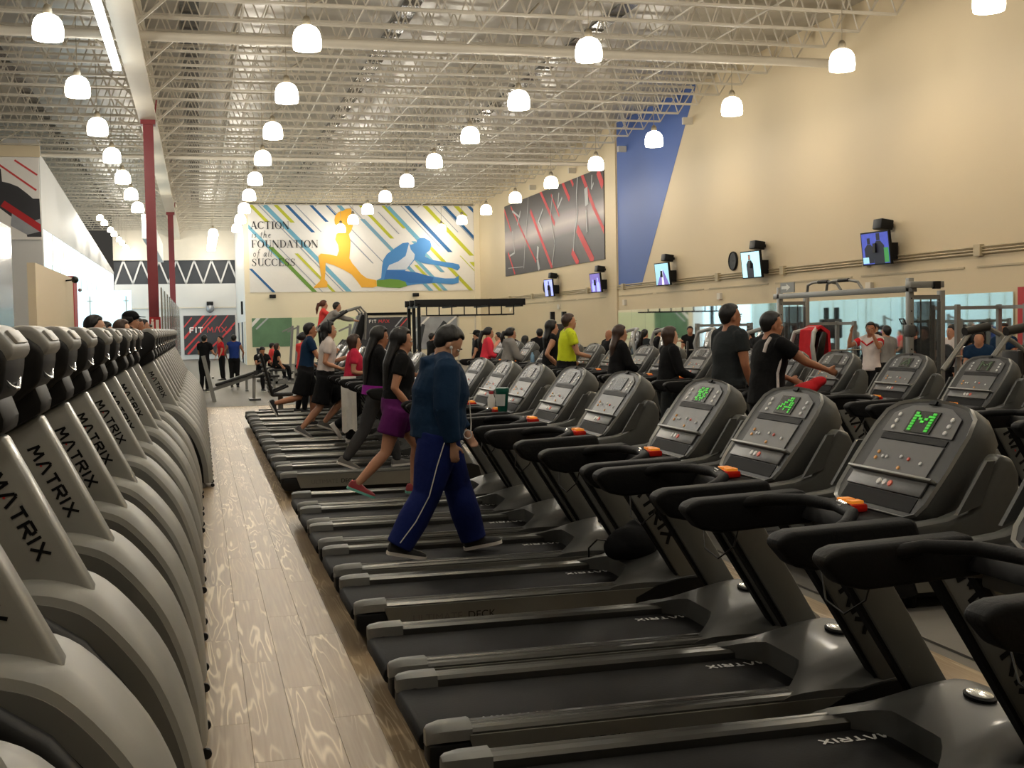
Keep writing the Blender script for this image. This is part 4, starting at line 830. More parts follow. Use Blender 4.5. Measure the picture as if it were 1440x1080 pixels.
        b0 = wr + fdv*.03*s + acr*.026*s; limb(q, [b0, b0 + (fdv*.5 + acr*.75)*.035*s, b0 + (fdv*.95 + acr*.7 + curl*.3)*.055*s], [.014*s, .0115*s, .0095*s], 6)
    for sd in (1, -1): limb(q, [nk + up*.01*s, nk.lerp(A[sd][0], .55) + up*.012*s, A[sd][0]], [.046*s, .045*s, .045*s])
    hq = MB()
    hq.ell((-.008, 0, .03), .098, .079, .092, 14, 10, HM); hq.ell((.03, 0, -.045), .068, .062, .075, 12, 8, HM); hq.ell((.055, 0, -.085), .034, .035, .028, 8, 6, HM)
    hq.ell((.095, 0, -.02), .022, .014, .026, 8, 6, HM); hq.ell((.085, 0, .02), .016, .045, .014, 8, 5, HM)
    for sd in (1, -1): hq.ell((-.005, sd*.08, -.012), .019, .01, .03, 8, 6, HM); hq.ell((.055, sd*.04, -.03), .025, .02, .03, 8, 6, HM)
    q.add(hq.v, hq.f)
    body = finish(q, 'body', skin, vox)
    if face:
        e = MB(); e2 = MB(); e3 = MB(); e4 = MB()
        for sd in (1, -1):
            e = MB(); e.ell((.083, sd*.032, .004), .012, .015, .0085, 8, 6, HM); eo = finish(e, 'eye', 'eye_white'); e = MB(); e.ell((.0915, sd*.033, .004), .0055, .0072, .0072, 8, 6, HM); finish(e, 'pupil', 'eye_dark', par=eo); e = MB(); e.ell((.096, sd*.034, .026), .006, .02, .005, 8, 5, HM); finish(e, 'eyebrow', hair)
        e4.ell((.09, 0, -.062), .01, .022, .0065, 8, 5, HM); finish(e4, 'lips', 'lip')
    # hair
    if style != 'bald':
        q = MB(); nu, nv = 20, 14; rings = []
        for j in range(nv+1):
            a = -PI/2 + PI*j/nv; ring = []
            for i in range(nu):
                b = 2*PI*i/nu; d = Vector((math.cos(a)*math.cos(b), math.cos(a)*math.sin(b), math.sin(a)))
                g = .016 if style == 'short' else .022
                r = Vector(((.098+g)*d.x, (.079+g)*d.y, (.092+g)*d.z)); lowcut = (-.62 if d.x < -.15 else -.3) if style == 'short' else -.75
                fc = d.x > .42 and d.z < .5 or d.x > .15 and d.z < (.12 if style == 'short' else -.5) or d.z < lowcut
                if fc: r = r*.72
                ring.append(Vector((-.012, 0, .034)) + r)
            rings.append(ring)
        q.loft(rings, HM)
        if style in ('short', 'cap'): q.ell((-.05, 0, -.005), .062, .078, .075, 12, 8, HM)
        def hp(v): return HM @ Vector(v)
        back = Vector((-1, 0, 0)); dn = Vector((0, 0, -1)); tb = -up
        if style == 'long':
            L = hair_len*s; p0 = hp((-.05, 0, .04)); p1 = hp((-.075, 0, -.07)); p2 = p1 + (tb*.8 - fw*.25).normalized()*L*.4; p3 = p2 + (tb)*L*.6
            limb(q, [p0, p1, p2, p3], [(.085*s, .06*s), (.09*s, .06*s), (.1*s, .05*s), (.06*s, .025*s)])
        if style in ('tail', 'bun'):
            p0 = hp((-.1, 0, .05)); p1 = p0 + (-fw*.05 + Vector((0, 0, -.01)))*s
            if style == 'bun': q.ell(hp((-.12, 0, .03)), .045*s, .045*s, .045*s)
            else: limb(q, [p0, p1, p1 + (-fw*.03 + tb*.5*hair_len)*s, p1 + (-fw*.02 + tb*hair_len)*s], [.02*s, .042*s, .045*s, .015*s])
        if style == 'bob':
            limb(q, [hp((-.03, 0, .02)), hp((-.035, 0, -.05)), hp((-.035, 0, -.1))], [(.092*s, .085*s), (.096*s, .075*s), (.085*s, .06*s)])
        if style == 'cap':
            pass
        finish(q, 'hair', hair, max(vox*.7, .009), sm=2)
    if style == 'cap':
        q = MB(); q.ell((-.012, 0, .06), .118, .1, .085, 16, 10, HM); q.prism([(.07, .052), (.2, .04), (.2, .05), (.07, .066)], -.07, .07, HM); finish(q, 'cap', 'c_black', max(vox*.6, .009))
    # shirt
    if top:
        q = MB(); g = .014 if not hoodie else .03
        torso(q, g, lo=0.0 if hem >= 0 else .1, hi=.52, rnd=False)
        if hem > 0: limb(q, [pel - up*hem*s, pel + up*.05*s], [((.165)*s*f2 + g, .125*s*f2 + g), (.16*s*f2 + g, .12*s*f2 + g)], 14, False)
        for sd in (1, -1):
            sh, el, wr, fdv = A[sd]
            P = [sh - (el-sh)*.1 - Y*sd*.02*s, sh, sh.lerp(el, .55)]; RR = [.058*s+g*.6, .056*s*f2**.5+g*.8, .05*s*f2+g]
            limb(q, [nk + up*.0*s, nk.lerp(sh, .55) + up*.012*s, sh], [.048*s+g*.5, .047*s+g, .05*s+g*.8], 10, False)
            if sleeve > 0:
                if sleeve > .6: P += [el, el.lerp(wr, .5), el.lerp(wr, max(.1, (sleeve-.5)*2))]; RR += [.045*s*f2+g, .042*s+g, .032*s+g]
                limb(q, P, RR, 18, False)
            else: limb(q, P[:2], [r*.95 for r in RR[:2]], 10, True)
        if hoodie: limb(q, [nk + fw*.05*s + up*.0*s, nk - fw*.03*s - up*.01*s, nk - fw*.115*s - up*.03*s, nk - fw*.13*s - up*.12*s], [(.07*s, .05*s), (.105*s, .05*s), (.11*s, .055*s), (.07*s, .03*s)])
        finish(q, 'shirt', top, vox, sm=4)
    # trousers
    if bottom:
        q = MB(); g = .012*loose
        torso(q, .012 + (.006 if loose > 1.5 else 0), lo=-.08, hi=.11, rnd=False)
        for sd in (1, -1):
            hip, knee, ank, fd, sol = J[sd]; P = [hip, hip.lerp(knee, .5)]; RR = [.09*s*f2+g, .078*s*f2+g]
            if legf > .55: P += [knee, knee.lerp(ank, .5), knee.lerp(ank, min(1.02, (legf-.5)*2+.02))]; RR += [.058*s*f2**.5+g, .054*s*f2**.5+g*1.3, (.04*s+g*1.5 if loose > 1.2 else .037*s+g)]
            else: P = [hip, hip.lerp(knee, legf*2)]; RR = [.094*s*f2+g, .088*s*f2+g*2]
            limb(q, P, RR, 22, False)
        finish(q, 'trousers', bottom, vox, sm=4)
    # shoes
    if shoes:
        for sd in (1, -1):
            hip, knee, ank, fd, sol = J[sd]; n = Vector((fd.z*-1, 0, fd.x)); q = MB(); us = []
            def sec(t, w, hgt, base=.018): c = sol + fd*t*s; return [c + Y*(w*s*ca) + n*((base + hgt*max(0, sa))*s) for ca, sa in ((1, 0), (.95, .5), (.6, .88), (0, 1), (-.6, .88), (-.95, .5), (-1, 0))]
            q.loft([sec(t, w, hg) for t, w, hg in ((-.075, .025, .05), (-.065, .036, .075), (-.02, .038, .085), (.03, .04, .075), (.09, .046, .05), (.15, .046, .04), (.185, .036, .03), (.2, .018, .02))])
            so = finish(q, 'shoe', shoe); q = MB(); rg = []
            for t, w in ((-.08, .022), (-.07, .036), (-.02, .038), (.03, .04), (.09, .048), (.15, .048), (.19, .036), (.205, .016)):
                c = sol + fd*t*s; rg.append([c + Y*w*s - n*0, c + Y*w*s + n*.024*s, c - Y*w*s + n*.024*s, c - Y*w*s])
            q.loft(rg); sl = finish(q, 'sole', sole); sl.parent = so
    root['_j'] = 0; del root['_j']
    return root, dict(J=J, A=A, off=off, pel=pel, up=up, fw=fw, chest=chest, hc=hc, HM=HM, nk=nk, s=s)
def part_on(root, q, name, m, off, par=None):
    for i in range(len(q.v)): q.v[i] = Vector(q.v[i]) + off
    return q.build(name, m, par or root, smooth=True)
def bake_people():

    for o, v, sm in REMESH:
        a = o.modifiers.new('r', 'REMESH'); a.mode = 'VOXEL'; a.voxel_size = v; a.use_smooth_shade = True
        b = o.modifiers.new('s', 'SMOOTH'); b.factor = .5; b.iterations = sm
    bpy.context.view_layer.update(); dg = bpy.context.evaluated_depsgraph_get()
    for o, v, sm in REMESH:
        me = bpy.data.meshes.new_from_object(o.evaluated_get(dg)); old = o.data
        o.modifiers.clear(); o.data = me
        if not me.materials: me.materials.append(old.materials[0])
DK = .237       # height of the belt
# the boy walking in blue
boy, K = person('boy walking in a navy hoodie and blue track trousers with white earphones', 1.545, 8.06, DK, 0, 1.67, lean=5, thR=-14, knR=16, ftR=12, thL=22, knL=6, ftL=-8, armR=(-4, 7, 14), armL=(14, 7, 20), head=(40, 0), fat=1.3, vox=.0085, skin='skin_c', style='short', top='c_navy', sleeve=.97, hoodie=True, bottom='c_blue', loose=2.9, shoe='shoe_black', sole='sole_white', hem=.03)
hip, knee, ank, fd, sol = K['J'][-1]; s = K['s']
q = MB(); q.tube([hip + Vector((.0, -.152, -.04)), hip.lerp(knee, .5) + Vector((.0, -.131, 0)), knee + Vector((.0, -.1, 0)), knee.lerp(ank, .5) + Vector((0, -.102, 0)), ank + Vector((-.01, -.09, .03))], .0042, 5); part_on(boy, q, 'white_piping', 'cord_white', K['off'])
HMm = K['HM']; ear = HMm @ Vector((.02, -.092, -.02)); c0 = K['chest']
q = MB(); q.tube([ear, ear + Vector((.0, -.005, -.07)), c0 + Vector((.11, -.08, .0)), c0 + Vector((.17, -.075, -.2)), c0 + Vector((.185, -.06, -.38)), c0 + Vector((.17, -.11, -.45))], .0035, 5); q.ell(ear, .011, .008, .013); part_on(boy, q, 'earphones', 'cord_white', K['off'])
q = MB(); q.tube([c0 + Vector((.14 + .028*math.cos(t), -.155, -.45 + .03*math.sin(t))) for t in [i*PI/4 for i in range(8)]], .004, 5, closed=True); part_on(boy, q, 'pocket_logo', 'cord_white', K['off'])
for a, b, c, d in ((.17, -.06, -.16, .05), (.175, -.055, -.24, .04)): q = MB(); q.box(a, a+.006, b-.02, b+.03, c, c+d); part_on(boy, q, 'chest_print', 'cord_white', K['off'])
# aisle row
person('woman running in a black shirt and purple shorts with long black hair', 1.72, 10.97, DK, 0, 1.66, lean=6, thR=-16, knR=28, ftR=24, thL=30, knL=35, ftL=5, armR=(-18, 8, 60), armL=(25, 8, 70), fem=True, fat=1.08, vox=.013, skin='skin_a', style='long', hair_len=.42, top='c_black', sleeve=.45, bottom='c_purple', legf=.3, loose=1.6, shoe='shoe_red', sole='sole_mint', head=(4, 0))
w3, K3 = person('woman walking in black top, violet waistband and dark grey leggings', 1.86, 13.28, DK, 0, 1.67, lean=5, thR=-20, knR=14, ftR=22, thL=24, knL=12, ftL=-4, armR=(20, 8, 70), armL=(-10, 8, 60), fem=True, vox=.016, skin='skin_b', hair='hair_black', style='long', hair_len=.5, top='c_black', sleeve=.9, bottom='c_dgrey', shoe='shoe_grey', sole='sole_white', head=(8, 0))
q = MB(); limb(q, [K3['pel'] + K3['up']*-.01, K3['pel'] + K3['up']*.09], [(.185, .15), (.18, .145)], 14, False); part_on(w3, q, 'waistband', 'c_violet', K3['off'])
person('woman jogging in a raspberry shirt and black trousers with bobbed brown hair', 1.98, 16.35, DK, 0, 1.53, lean=4, thR=-2, knR=4, thL=12, knL=70, ftL=55, armR=(-8, 10, 95), armL=(10, 10, 90), fem=True, fat=1.08, vox=.018, skin='skin_a', hair='hair_brown', style='bob', top='c_rasp', sleeve=.42, bottom='c_black', loose=1.5, shoe='shoe_white')
m5, K5 = person('man running in a white shirt and black shorts wearing headphones', 1.72, 17.35, DK, 0, 1.76, lean=6, thR=-12, knR=30, ftR=30, thL=34, knL=75, ftL=20, armR=(-15, 8, 85), armL=(20, 8, 85), vox=.018, skin='skin_a', style='long', hair_len=.06, top='c_white', sleeve=.45, bottom='c_black', legf=.46, loose=2.2, shoe='shoe_grey', head=(-4, 0))
q = MB(); q.ell((-.005, -.1, -.005), .032, .018, .04, 10, 6, K5['HM']); q.ell((-.005, .1, -.005), .032, .018, .04, 10, 6, K5['HM']); q.tube([K5['HM'] @ Vector((-.005, .115*math.cos(a), .03+.13*math.sin(a))) for a in [PI*i/8 for i in range(9)]], .01, 6); part_on(m5, q, 'headphones', 'black', K5['off'])
person('man running in a navy shirt with one foot kicked up behind', 1.62, 19.45, DK, 0, 1.74, lean=8, thR=-16, knR=62, ftR=62, thL=16, knL=18, armR=(25, 8, 85), armL=(-20, 8, 80), vox=.02, skin='skin_b', style='short', top='c_navy', sleeve=.45, bottom='c_black', legf=.46, loose=2.0, shoe='shoe_black')
person('woman in a coral hooded jacket with a dark bun', 1.84, 22.6, DK, 0, 1.55, lean=2, thR=4, knR=8, thL=-6, knL=6, armR=(-5, 8, 75), armL=(0, 8, 70), fem=True, vox=.02, skin='skin_a', style='bun', top='c_coral', sleeve=.95, hoodie=True, bottom='c_black')
# row behind
person('woman in a bright pink long sleeved top with a long ponytail', 5.36, 22.9, DK, 0, 1.60, lean=9, thR=-10, knR=10, thL=14, knL=10, armR=(5, 8, 70), armL=(20, 8, 60), fem=True, vox=.02, style='tail', hair_len=.42, top='c_pink', sleeve=.9, bottom='c_black')
person('woman in a grey hooded jacket with a short ponytail', 5.30, 20.9, DK, 0, 1.58, lean=8, thR=-8, knR=8, thL=10, knL=6, armR=(22, 10, 42), armL=(25, 10, 40), fem=True, vox=.02, style='tail', hair_len=.22, top='c_grey', sleeve=.95, hoodie=True, bottom='c_black')
ym, Ky = person('balding man walking in a neon yellow sports shirt', 5.30, 17.3, DK, 0, 1.80, lean=4, thR=-10, knR=8, thL=14, knL=8, armR=(14, 8, 62), armL=(-5, 8, 60), fat=1.08, vox=.018, skin='skin_a', hair='hair_brown', style='short', top='c_yellow', sleeve=.48, bottom='c_black', legf=.5, loose=2)
sh, el, wr, fdv = Ky['A'][-1]; q = MB(); limb(q, [sh + Vector((.0, -.058, .02)), sh + Vector((.03, -.068, -.09)), sh + Vector((.02, -.066, -.17))], [(.008, .004), (.01, .022), (.008, .006)], 8); part_on(ym, q, 'sleeve_stripe', 'c_char', Ky['off'])
person('dark haired woman in a black vest running beyond the man in yellow', 5.32, 18.3, DK, 0, 1.72, lean=5, thR=10, knR=30, thL=-10, knL=20, armR=(-30, 10, 85), armL=(10, 8, 80), fem=True, vox=.022, style='long', hair_len=.25, top='c_black', sleeve=0, bottom='c_black')
person('woman in a loose black jacket with long brown hair', 5.32, 15.1, DK, 0, 1.60, lean=5, thR=-8, knR=6, thL=10, knL=6, armR=(18, 10, 35), armL=(20, 10, 35), fem=True, fat=1.1, vox=.02, hair='hair_brown', style='long', hair_len=.3, top='c_black', sleeve=.95, bottom='c_char', hem=.12)
person('woman in a black jumper with short chestnut hair', 5.28, 13.2, DK, 0, 1.57, lean=3, thR=-6, knR=6, thL=8, knL=6, armR=(12, 12, 55), armL=(12, 12, 55), fem=True, fat=1.1, vox=.016, skin='skin_c', hair='hair_brown', style='bob', top='c_black', sleeve=.95, bottom='c_char', loose=2, hem=.08)
person('tall man in a charcoal shirt watching the man in black and white', 5.06, 11.05, DK, 8, 1.80, lean=2, thR=-2, knR=2, thL=3, knL=3, armR=(4, 9, 18), armL=(4, 9, 15), fat=1.18, vox=.014, skin='skin_b', style='short', top='c_char', sleeve=.6, bottom='c_black', hem=.1, head=(0, -10))
bw, Kb = person('man in a black shirt with white side stripes resting his arms on a console', 5.0, 10.1, DK, 5, 1.71, lean=5, thR=-4, knR=3, thL=4, knL=3, armR=(52, 16, 20), armL=(24, 12, 45), fat=1.2, vox=.013, skin='skin_b', style='short', top='c_black', sleeve=.5, bottom='c_black', hem=.1, head=(2, -12))
sh = Kb['A'][-1][0]; q = MB(); q.tube([sh + Vector((-.08, .045, .06)), sh + Vector((-.128, .04, 0)), sh + Vector((-.15, .04, -.07))], .016, 6); part_on(bw, q, 'shoulder_stripe', 'c_white', Kb['off'])
p0 = Kb['pel']; q = MB(); q.tube([p0 + Vector((.05, -.185, .36)), p0 + Vector((.01, -.178, .2)), p0 + Vector((0, -.2, .05)), p0 + Vector((-.005, -.21, -.07))], .013, 6); part_on(bw, q, 'side_stripe', 'c_white', Kb['off'])
# cable station and floor behind it
wm, Kw = person('man in a white shirt with red shoulders pulling a cable across his chest', 11.55, 19.2, 0, 205, 1.80, lean=0, thR=2, knR=4, thL=-2, knL=4, armR=(62, 28, 118), armL=(58, 25, 100), vox=.018, skin='skin_b', style='short', top='c_white', sleeve=.5, bottom='c_black', hem=.06, head=(4, 25))
for sd in (1, -1):
    sh, el, wr, fdv = Kw['A'][sd]; q = MB(); limb(q, [sh.lerp(el, .2), sh.lerp(el, .5)], [.072, .07], 12, False); part_on(wm, q, 'sleeve_band', 'c_red', Kw['off'])
q = MB(); q.tube([Kw['chest'] + Vector((.12, .12, -.02)), Kw['chest'] + Vector((.135, 0, -.1)), Kw['chest'] + Vector((.12, -.12, -.02))], .016, 6); part_on(wm, q, 'chest_stripe', 'c_red', Kw['off'])
person('person in a plain white shirt behind the cable tower', 13.08, 19.0, 0, 190, 1.72, armR=(6, 10, 15), armL=(6, 10, 15), vox=.022, skin='skin_a', style='short', top='c_white', sleeve=.5, bottom='c_black')
BG = [(1005, 475, 27, 'bald heavy man in a black shirt by the bikes', dict(style='bald', top='c_black', fat=1.2)), ]
BG = [(9.2, 26.5, 200, 1.72, 'bald man in a black shirt beyond the bikes', dict(style='bald', top='c_black', fat=1.15)), (10.2, 27.0, 30, 1.70, 'man in a dark shirt beside the bald man', dict(top='c_char')), (12.9, 30.6, 250, 1.74, 'man in black looking into the mirrors', dict(top='c_black')),
      (7.0, 30.5, 160, 1.74, 'man in a black cap before the mirror end', dict(style='cap', top='c_black')), (8.05, 32.5, 180, 1.66, 'woman in a salmon top at the weights', dict(fem=True, style='tail', top='c_salmon', sleeve=.2)), (9.6, 33.0, 0, 1.70, 'man in grey by the weights with his back turned', dict(top='c_grey')),
      (8.35, 29.5, 75, 1.76, 'man seen from behind in a black shirt by the cream wall', dict(top='c_black', armR=(5, 14, 20), armL=(5, 14, 20))), (7.75, 30.0, 215, 1.72, 'grey haired man in black facing the treadmills', dict(hair='hair_grey', top='c_black')), (7.4, 27.5, 40, 1.6, 'woman with loose black hair and a maroon top', dict(fem=True, style='long', top='c_maroon')),
      (6.9, 36.0, 200, 1.62, 'woman in a magenta top by the black rig', dict(fem=True, style='bun', top='c_violet', sleeve=.2)), (6.2, 33.0, 20, 1.68, 'man in black by the grey sports poster', dict(top='c_black')), (8.6, 38.0, 10, 1.72, 'man in a dark cap passing the rig', dict(style='cap', top='c_dgrey')),
      (12.8, 25.0, 200, 1.66, 'woman with long dark hair near the cable station', dict(fem=True, style='long', top='c_salmon')), (11.9, 24.5, 170, 1.70, 'person with dark hood stooping by the mirrors', dict(style='long', hair_len=.3, top='c_black', lean=14)), (13.0, 21.0, 100, 1.72, 'man in a grey top behind the press machine', dict(top='c_grey')),
      (12.9, 19.6, 210, 1.70, 'man in a dark shirt by the red wall panel', dict(top='c_black')), (13.95, 18.75, 210, 1.74, 'man in navy beside the red wall panel', dict(top='c_navy')), (11.9, 16.6, 230, 1.66, 'person in dark blue bending over the press machine', dict(top='c_navy', lean=18)),
      (11.3, 29.0, 350, 1.72, 'man in a black shirt stretching one arm towards the mirrors', dict(top='c_black', armR=(80, 20, 10))), (13.4, 33.5, 200, 1.70, 'man in grey at the mirror row', dict(top='c_dgrey'))]
for x, y, yw, hh, lab, kw in BG:
    kw = dict(dict(skin=random.choice(['skin_a', 'skin_b'])), **kw); person(lab, x, y, 0, yw, hh, vox=.026, face=False, **kw)
# left: riders on the ellipticals
def rider(lab, y, hh, gx=0, **kw):
    kw = dict(dict(vox=.018, top='c_black', sleeve=.5), **kw); person(lab, -1.0+gx, y, .375, 0, hh, lean=3, thR=18, knR=34, thL=-2, knL=10, armR=(-8, 14, 62), armL=(-14, 14, 60), **kw)
rider('dark haired man on an elliptical, cropped beard line and bushy hair', 12.2, 1.66, skin='skin_c'); rider('woman with black hair on an elliptical beside the bushy haired man', 13.45, 1.60, fem=True, style='tail', skin='skin_c'); rider('brown haired woman with glasses on an elliptical', 15.38, 1.64, .06, fem=True, hair='hair_brown', style='bob', skin='skin_c')
rider('man in a black cap on an elliptical', 17.34, 1.78, .06, style='cap', hair='hair_black'); rider('heavy man behind the capped man on an elliptical', 19.3, 1.70, .06, fat=1.15, skin='skin_b'); rider('short haired man on an elliptical near the red column', 21.26, 1.70, .06); rider('woman on an elliptical in front of the safety sign', 23.22, 1.62, .06, fem=True, style='bun', top='c_grey')
# far left floor
person('man in a black vest standing behind the decline bench', .12, 36.5, 0, 60, 1.74, armR=(20, 12, 60), armL=(20, 12, 50), vox=.026, face=False, top='c_black', sleeve=.2, bottom='c_black')
person('man in a cobalt blue tank top seen from behind', 1.02, 38.2, 0, 85, 1.72, armR=(10, 22, 40), armL=(10, 22, 40), vox=.026, face=False, skin='skin_b', top='c_cobalt', sleeve=0, bottom='c_black')
person('person in a red shirt before the striped poster', .75, 44.0, 0, 200, 1.66, vox=.03, face=False, top='c_red', bottom='c_black')
person('man sitting on a bench looking at his phone in a black shirt', 1.72, 36.2, 0, -75, 1.72, lean=14, thR=78, knR=76, thL=82, knL=78, armR=(38, 10, 62), armL=(38, 10, 62), head=(30, 0), seat=.45, vox=.024, face=False, skin='skin_b', top='c_black', sleeve=.45, bottom='c_black')
person('person in coral sitting on a leg machine in the back', 2.35, 42.0, 0, 10, 1.66, thR=80, knR=75, thL=84, knL=75, seat=.5, vox=.03, face=False, top='c_coral', bottom='c_black'); person('person in dark clothes sitting on a leg machine beside the one in coral', 2.4, 40.2, 0, 10, 1.66, thR=80, knR=75, thL=84, knL=75, seat=.5, vox=.03, face=False, hair='hair_brown', style='bob', fem=True, top='c_black', bottom='c_black')
# stair climber riders
person('person in a grey and black jacket bent over the rails of a stair climber', 2.95, 30.0, .92, 0, 1.70, lean=38, thR=30, knR=45, thL=0, knL=8, armR=(62, 12, 15), armL=(62, 12, 15), vox=.022, face=False, top='c_grey', sleeve=.95, bottom='c_black')
person('red haired woman on the further stair climber', 3.05, 31.3, .92, 0, 1.66, lean=6, thR=30, knR=45, thL=0, knL=8, armR=(55, 12, 25), armL=(55, 12, 25), fem=True, vox=.024, face=False, hair='hair_red', style='tail', hair_len=.3, top='c_coral', sleeve=.5, bottom='c_black', ground=True)
bake_people(); REMESH = []
# ---------------------------------------------------------------- strength machines, bikes and loose things
mat('frame_grey', (128, 128, 124), .4, metal=.3, var=.06, scale=3); mat('frame_dark', (70, 70, 70), .4, metal=.3, var=.06); mat('pad_black', (18, 18, 19), .5, var=.12, scale=20); mat('smoke', (60, 64, 66), .1, var=0, alpha=.42); mat('plate_iron', (30, 30, 32), .5, metal=.3, var=.15); mat('bike_silver', (168, 168, 166), .35, metal=.4, var=.05); mat('arrow_white', (226, 226, 222), .5); mat('towel_white', (236, 232, 226), .9, var=.08, scale=30, bump=.3); mat('cup_green', (16, 96, 78), .35, var=.05); mat('cup_red', (180, 60, 70), .5); mat('label_white', (220, 222, 220), .5)
mat('bottle_blue', (120, 160, 190), .2, var=0)
# cable crossover
t = thing('cable_machine', 'grey cable crossover with two smoked weight towers and a pull up beam', 'gym machine', (10.8, 16.9, 0))
for k, Y in enumerate((0, 4.4)):
    for x, zt in ((0, 2.42), (.56, 2.22)): MB().box(x, x+.09, Y-.05, Y+.05, 0, zt).build('tower_post', 'frame_grey', t, bevel=.008)
    MB().box(-.1, .75, Y-.08, Y+.08, 0, .06).build('tower_foot', 'frame_grey', t, bevel=.01); MB().box(.09, .56, Y-.04, Y+.04, 2.08, 2.15).build('tower_top', 'frame_grey', t)
    MB().box(.12, .54, Y-.09, Y-.08, .3, 2.05).build('smoked_cover', 'smoke', t); MB().box(.12, .54, Y+.08, Y+.09, .3, 2.05).build('smoked_cover', 'smoke', t)
    for i in range(14): MB().box(.16, .5, Y-.05, Y+.05, .1+i*.062, .155+i*.062).build('weight_plate', 'plate_iron', t)
    for x in (.24, .42): MB().tube([(x, Y, .1), (x, Y, 2.08)], .012, 6).build('guide_rod', 'chrome', t)
    MB().box(-.02, .11, Y-.07, Y+.07, 1.5, 1.68).build('pulley_carriage', 'frame_dark', t, bevel=.01); MB().tube([(-.06, Y+.06, 1.7), (-.1, Y+.06, 1.78), (-.1, Y-.06, 1.78), (-.06, Y-.06, 1.7)], .012, 6, closed=True).build('cable_handle', 'black', t)
    for i in range(9): MB().lathe([(.012, 0), (.012, .004)], 8, Matrix.Translation((.045, Y-.05, .5+.2*i)) @ Matrix.Rotation(PI/2, 4, 'X')).build('adjust_hole', 'pit_black', t)
MB().box(0, .08, -.15, 4.6, 2.2, 2.3).build('cross_beam', 'frame_grey', t, bevel=.008); MB().box(-.1, .5, -.25, -.1, 2.26, 2.36).build('beam_bracket', 'frame_grey', t, bevel=.01); MB().box(.3, .4, -.3, -.22, 2.24, 2.36).build('beam_end', 'black', t)
for y0 in (1.4, 2.1): MB().tube([(.04, y0, 2.3), (.02, y0+.1, 2.42), (-.05, y0+.3, 2.46), (-.06, y0+.8, 2.46), (.0, y0+1.1, 2.42), (.04, y0+1.2, 2.3)], .025, 8).build('pull_up_bar', 'frame_grey', t, smooth=True); MB().tube([(-.05, y0+.28, 2.46), (-.06, y0+.6, 2.46)], .032, 8).build('bar_grip', 'black', t)
MB().box(-.02, .0, 3.7, 4.25, 2.31, 2.5).build('sign_plate', 'frame_grey', t)
MB().add([(-.021, 4.2, 2.44), (-.021, 4.2, 2.38), (-.021, 4.0, 2.38), (-.021, 4.0, 2.34), (-.021, 3.85, 2.41), (-.021, 4.0, 2.48), (-.021, 4.0, 2.44)], [(0,1,2,3,4,5,6)]).build('arrow', 'arrow_white', t)
# plate loaded press in front of the red panel
def press(lab, loc, rz):
    t = thing('press_machine', lab, 'gym machine', loc, rz)
    for s in (-1, 1):
        MB().tube([(-.5, s*.35, 1.1), (0, s*.36, 1.62), (.25, s*.36, 1.66), (.7, s*.34, 1.45), (1.1, s*.33, 1.2)], .035, 8).build('lever_arm', 'frame_grey', t, smooth=True)
        MB().tube([(-.12, s*.36, 1.60), (.28, s*.36, 1.66)], .06, 10).build('shoulder_pad', 'pad_black', t, smooth=True)
        MB().bar((.5, s*.34, 0), (.5, s*.34, 1.55), .07).build('upright', 'frame_grey', t); MB().bar((-.6, s*.3, .05), (1.2, s*.3, .05), .08).build('base_rail', 'frame_grey', t)
        MB().lathe([(.02, -.03), (.22, -.03), (.23, 0), (.22, .03), (.02, .03)], 20, Matrix.Translation((1.05, s*.42, 1.2)) @ Matrix.Rotation(PI/2, 4, 'X')).build('weight_disc', 'plate_iron', t, smooth=True)
    MB().bar((.5, -.34, .9), (.5, .34, .9), .06).build('cross_bar', 'frame_grey', t); q = MB(); q.box(.3, .4, -.15, .15, .6, 1.35); q.build('back_pad', 'pad_black', t, bevel=.03); q = MB(); q.box(-.15, .32, -.18, .18, .45, .54); q.build('seat_pad', 'pad_black', t, bevel=.03); MB().bar((.1, 0, 0), (.1, 0, .45), .07).build('seat_post', 'frame_grey', t)
    return t
press('grey lever press with two black shoulder pads by the red wall panel', (10.0, 13.7, 0), R(8)); press('grey lever press with black pads beyond the first press', (11.9, 14.6, 0), R(-20))
# multi gym frames of tube in front of the mirrors
def rack(lab, loc, rz, w=1.2, hgt=1.75):
    t = thing('squat_rack', lab, 'rack', loc, rz)
    for s in (-1, 1):
        for x in (0, .7): MB().box(x-.035, x+.035, s*w/2-.035, s*w/2+.035, 0, hgt).build('upright', 'frame_grey', t)
        MB().bar((0, s*w/2, hgt-.05), (.7, s*w/2, hgt-.05), .06).build('top_rail', 'frame_grey', t); MB().bar((-.2, s*w/2, .04), (1.0, s*w/2, .04), .07).build('base_rail', 'frame_grey', t)
        MB().lathe([(.03, -.02), (.2, -.02), (.21, 0), (.2, .02), (.03, .02)], 18, Matrix.Translation((-.08, s*(w/2+.25), 1.15)) @ Matrix.Rotation(PI/2, 4, 'X')).build('weight_disc', 'plate_iron', t, smooth=True)
    MB().bar((.7, -w/2, hgt-.05), (.7, w/2, hgt-.05), .06).build('top_rail', 'frame_grey', t); MB().tube([(-.08, -w/2-.45, 1.15), (-.08, w/2+.45, 1.15)], .015, 8).build('barbell', 'chrome', t)
    return t
rack('grey squat rack with loaded barbell between cable station and mirrors', (12.6, 22.6, 0), R(90)); rack('grey squat rack with loaded barbell nearest the red wall panel', (12.7, 17.4, 0), R(90), 1.3, 2.0); rack('low grey rack with barbell left of the cable station', (11.6, 25.5, 0), R(70))
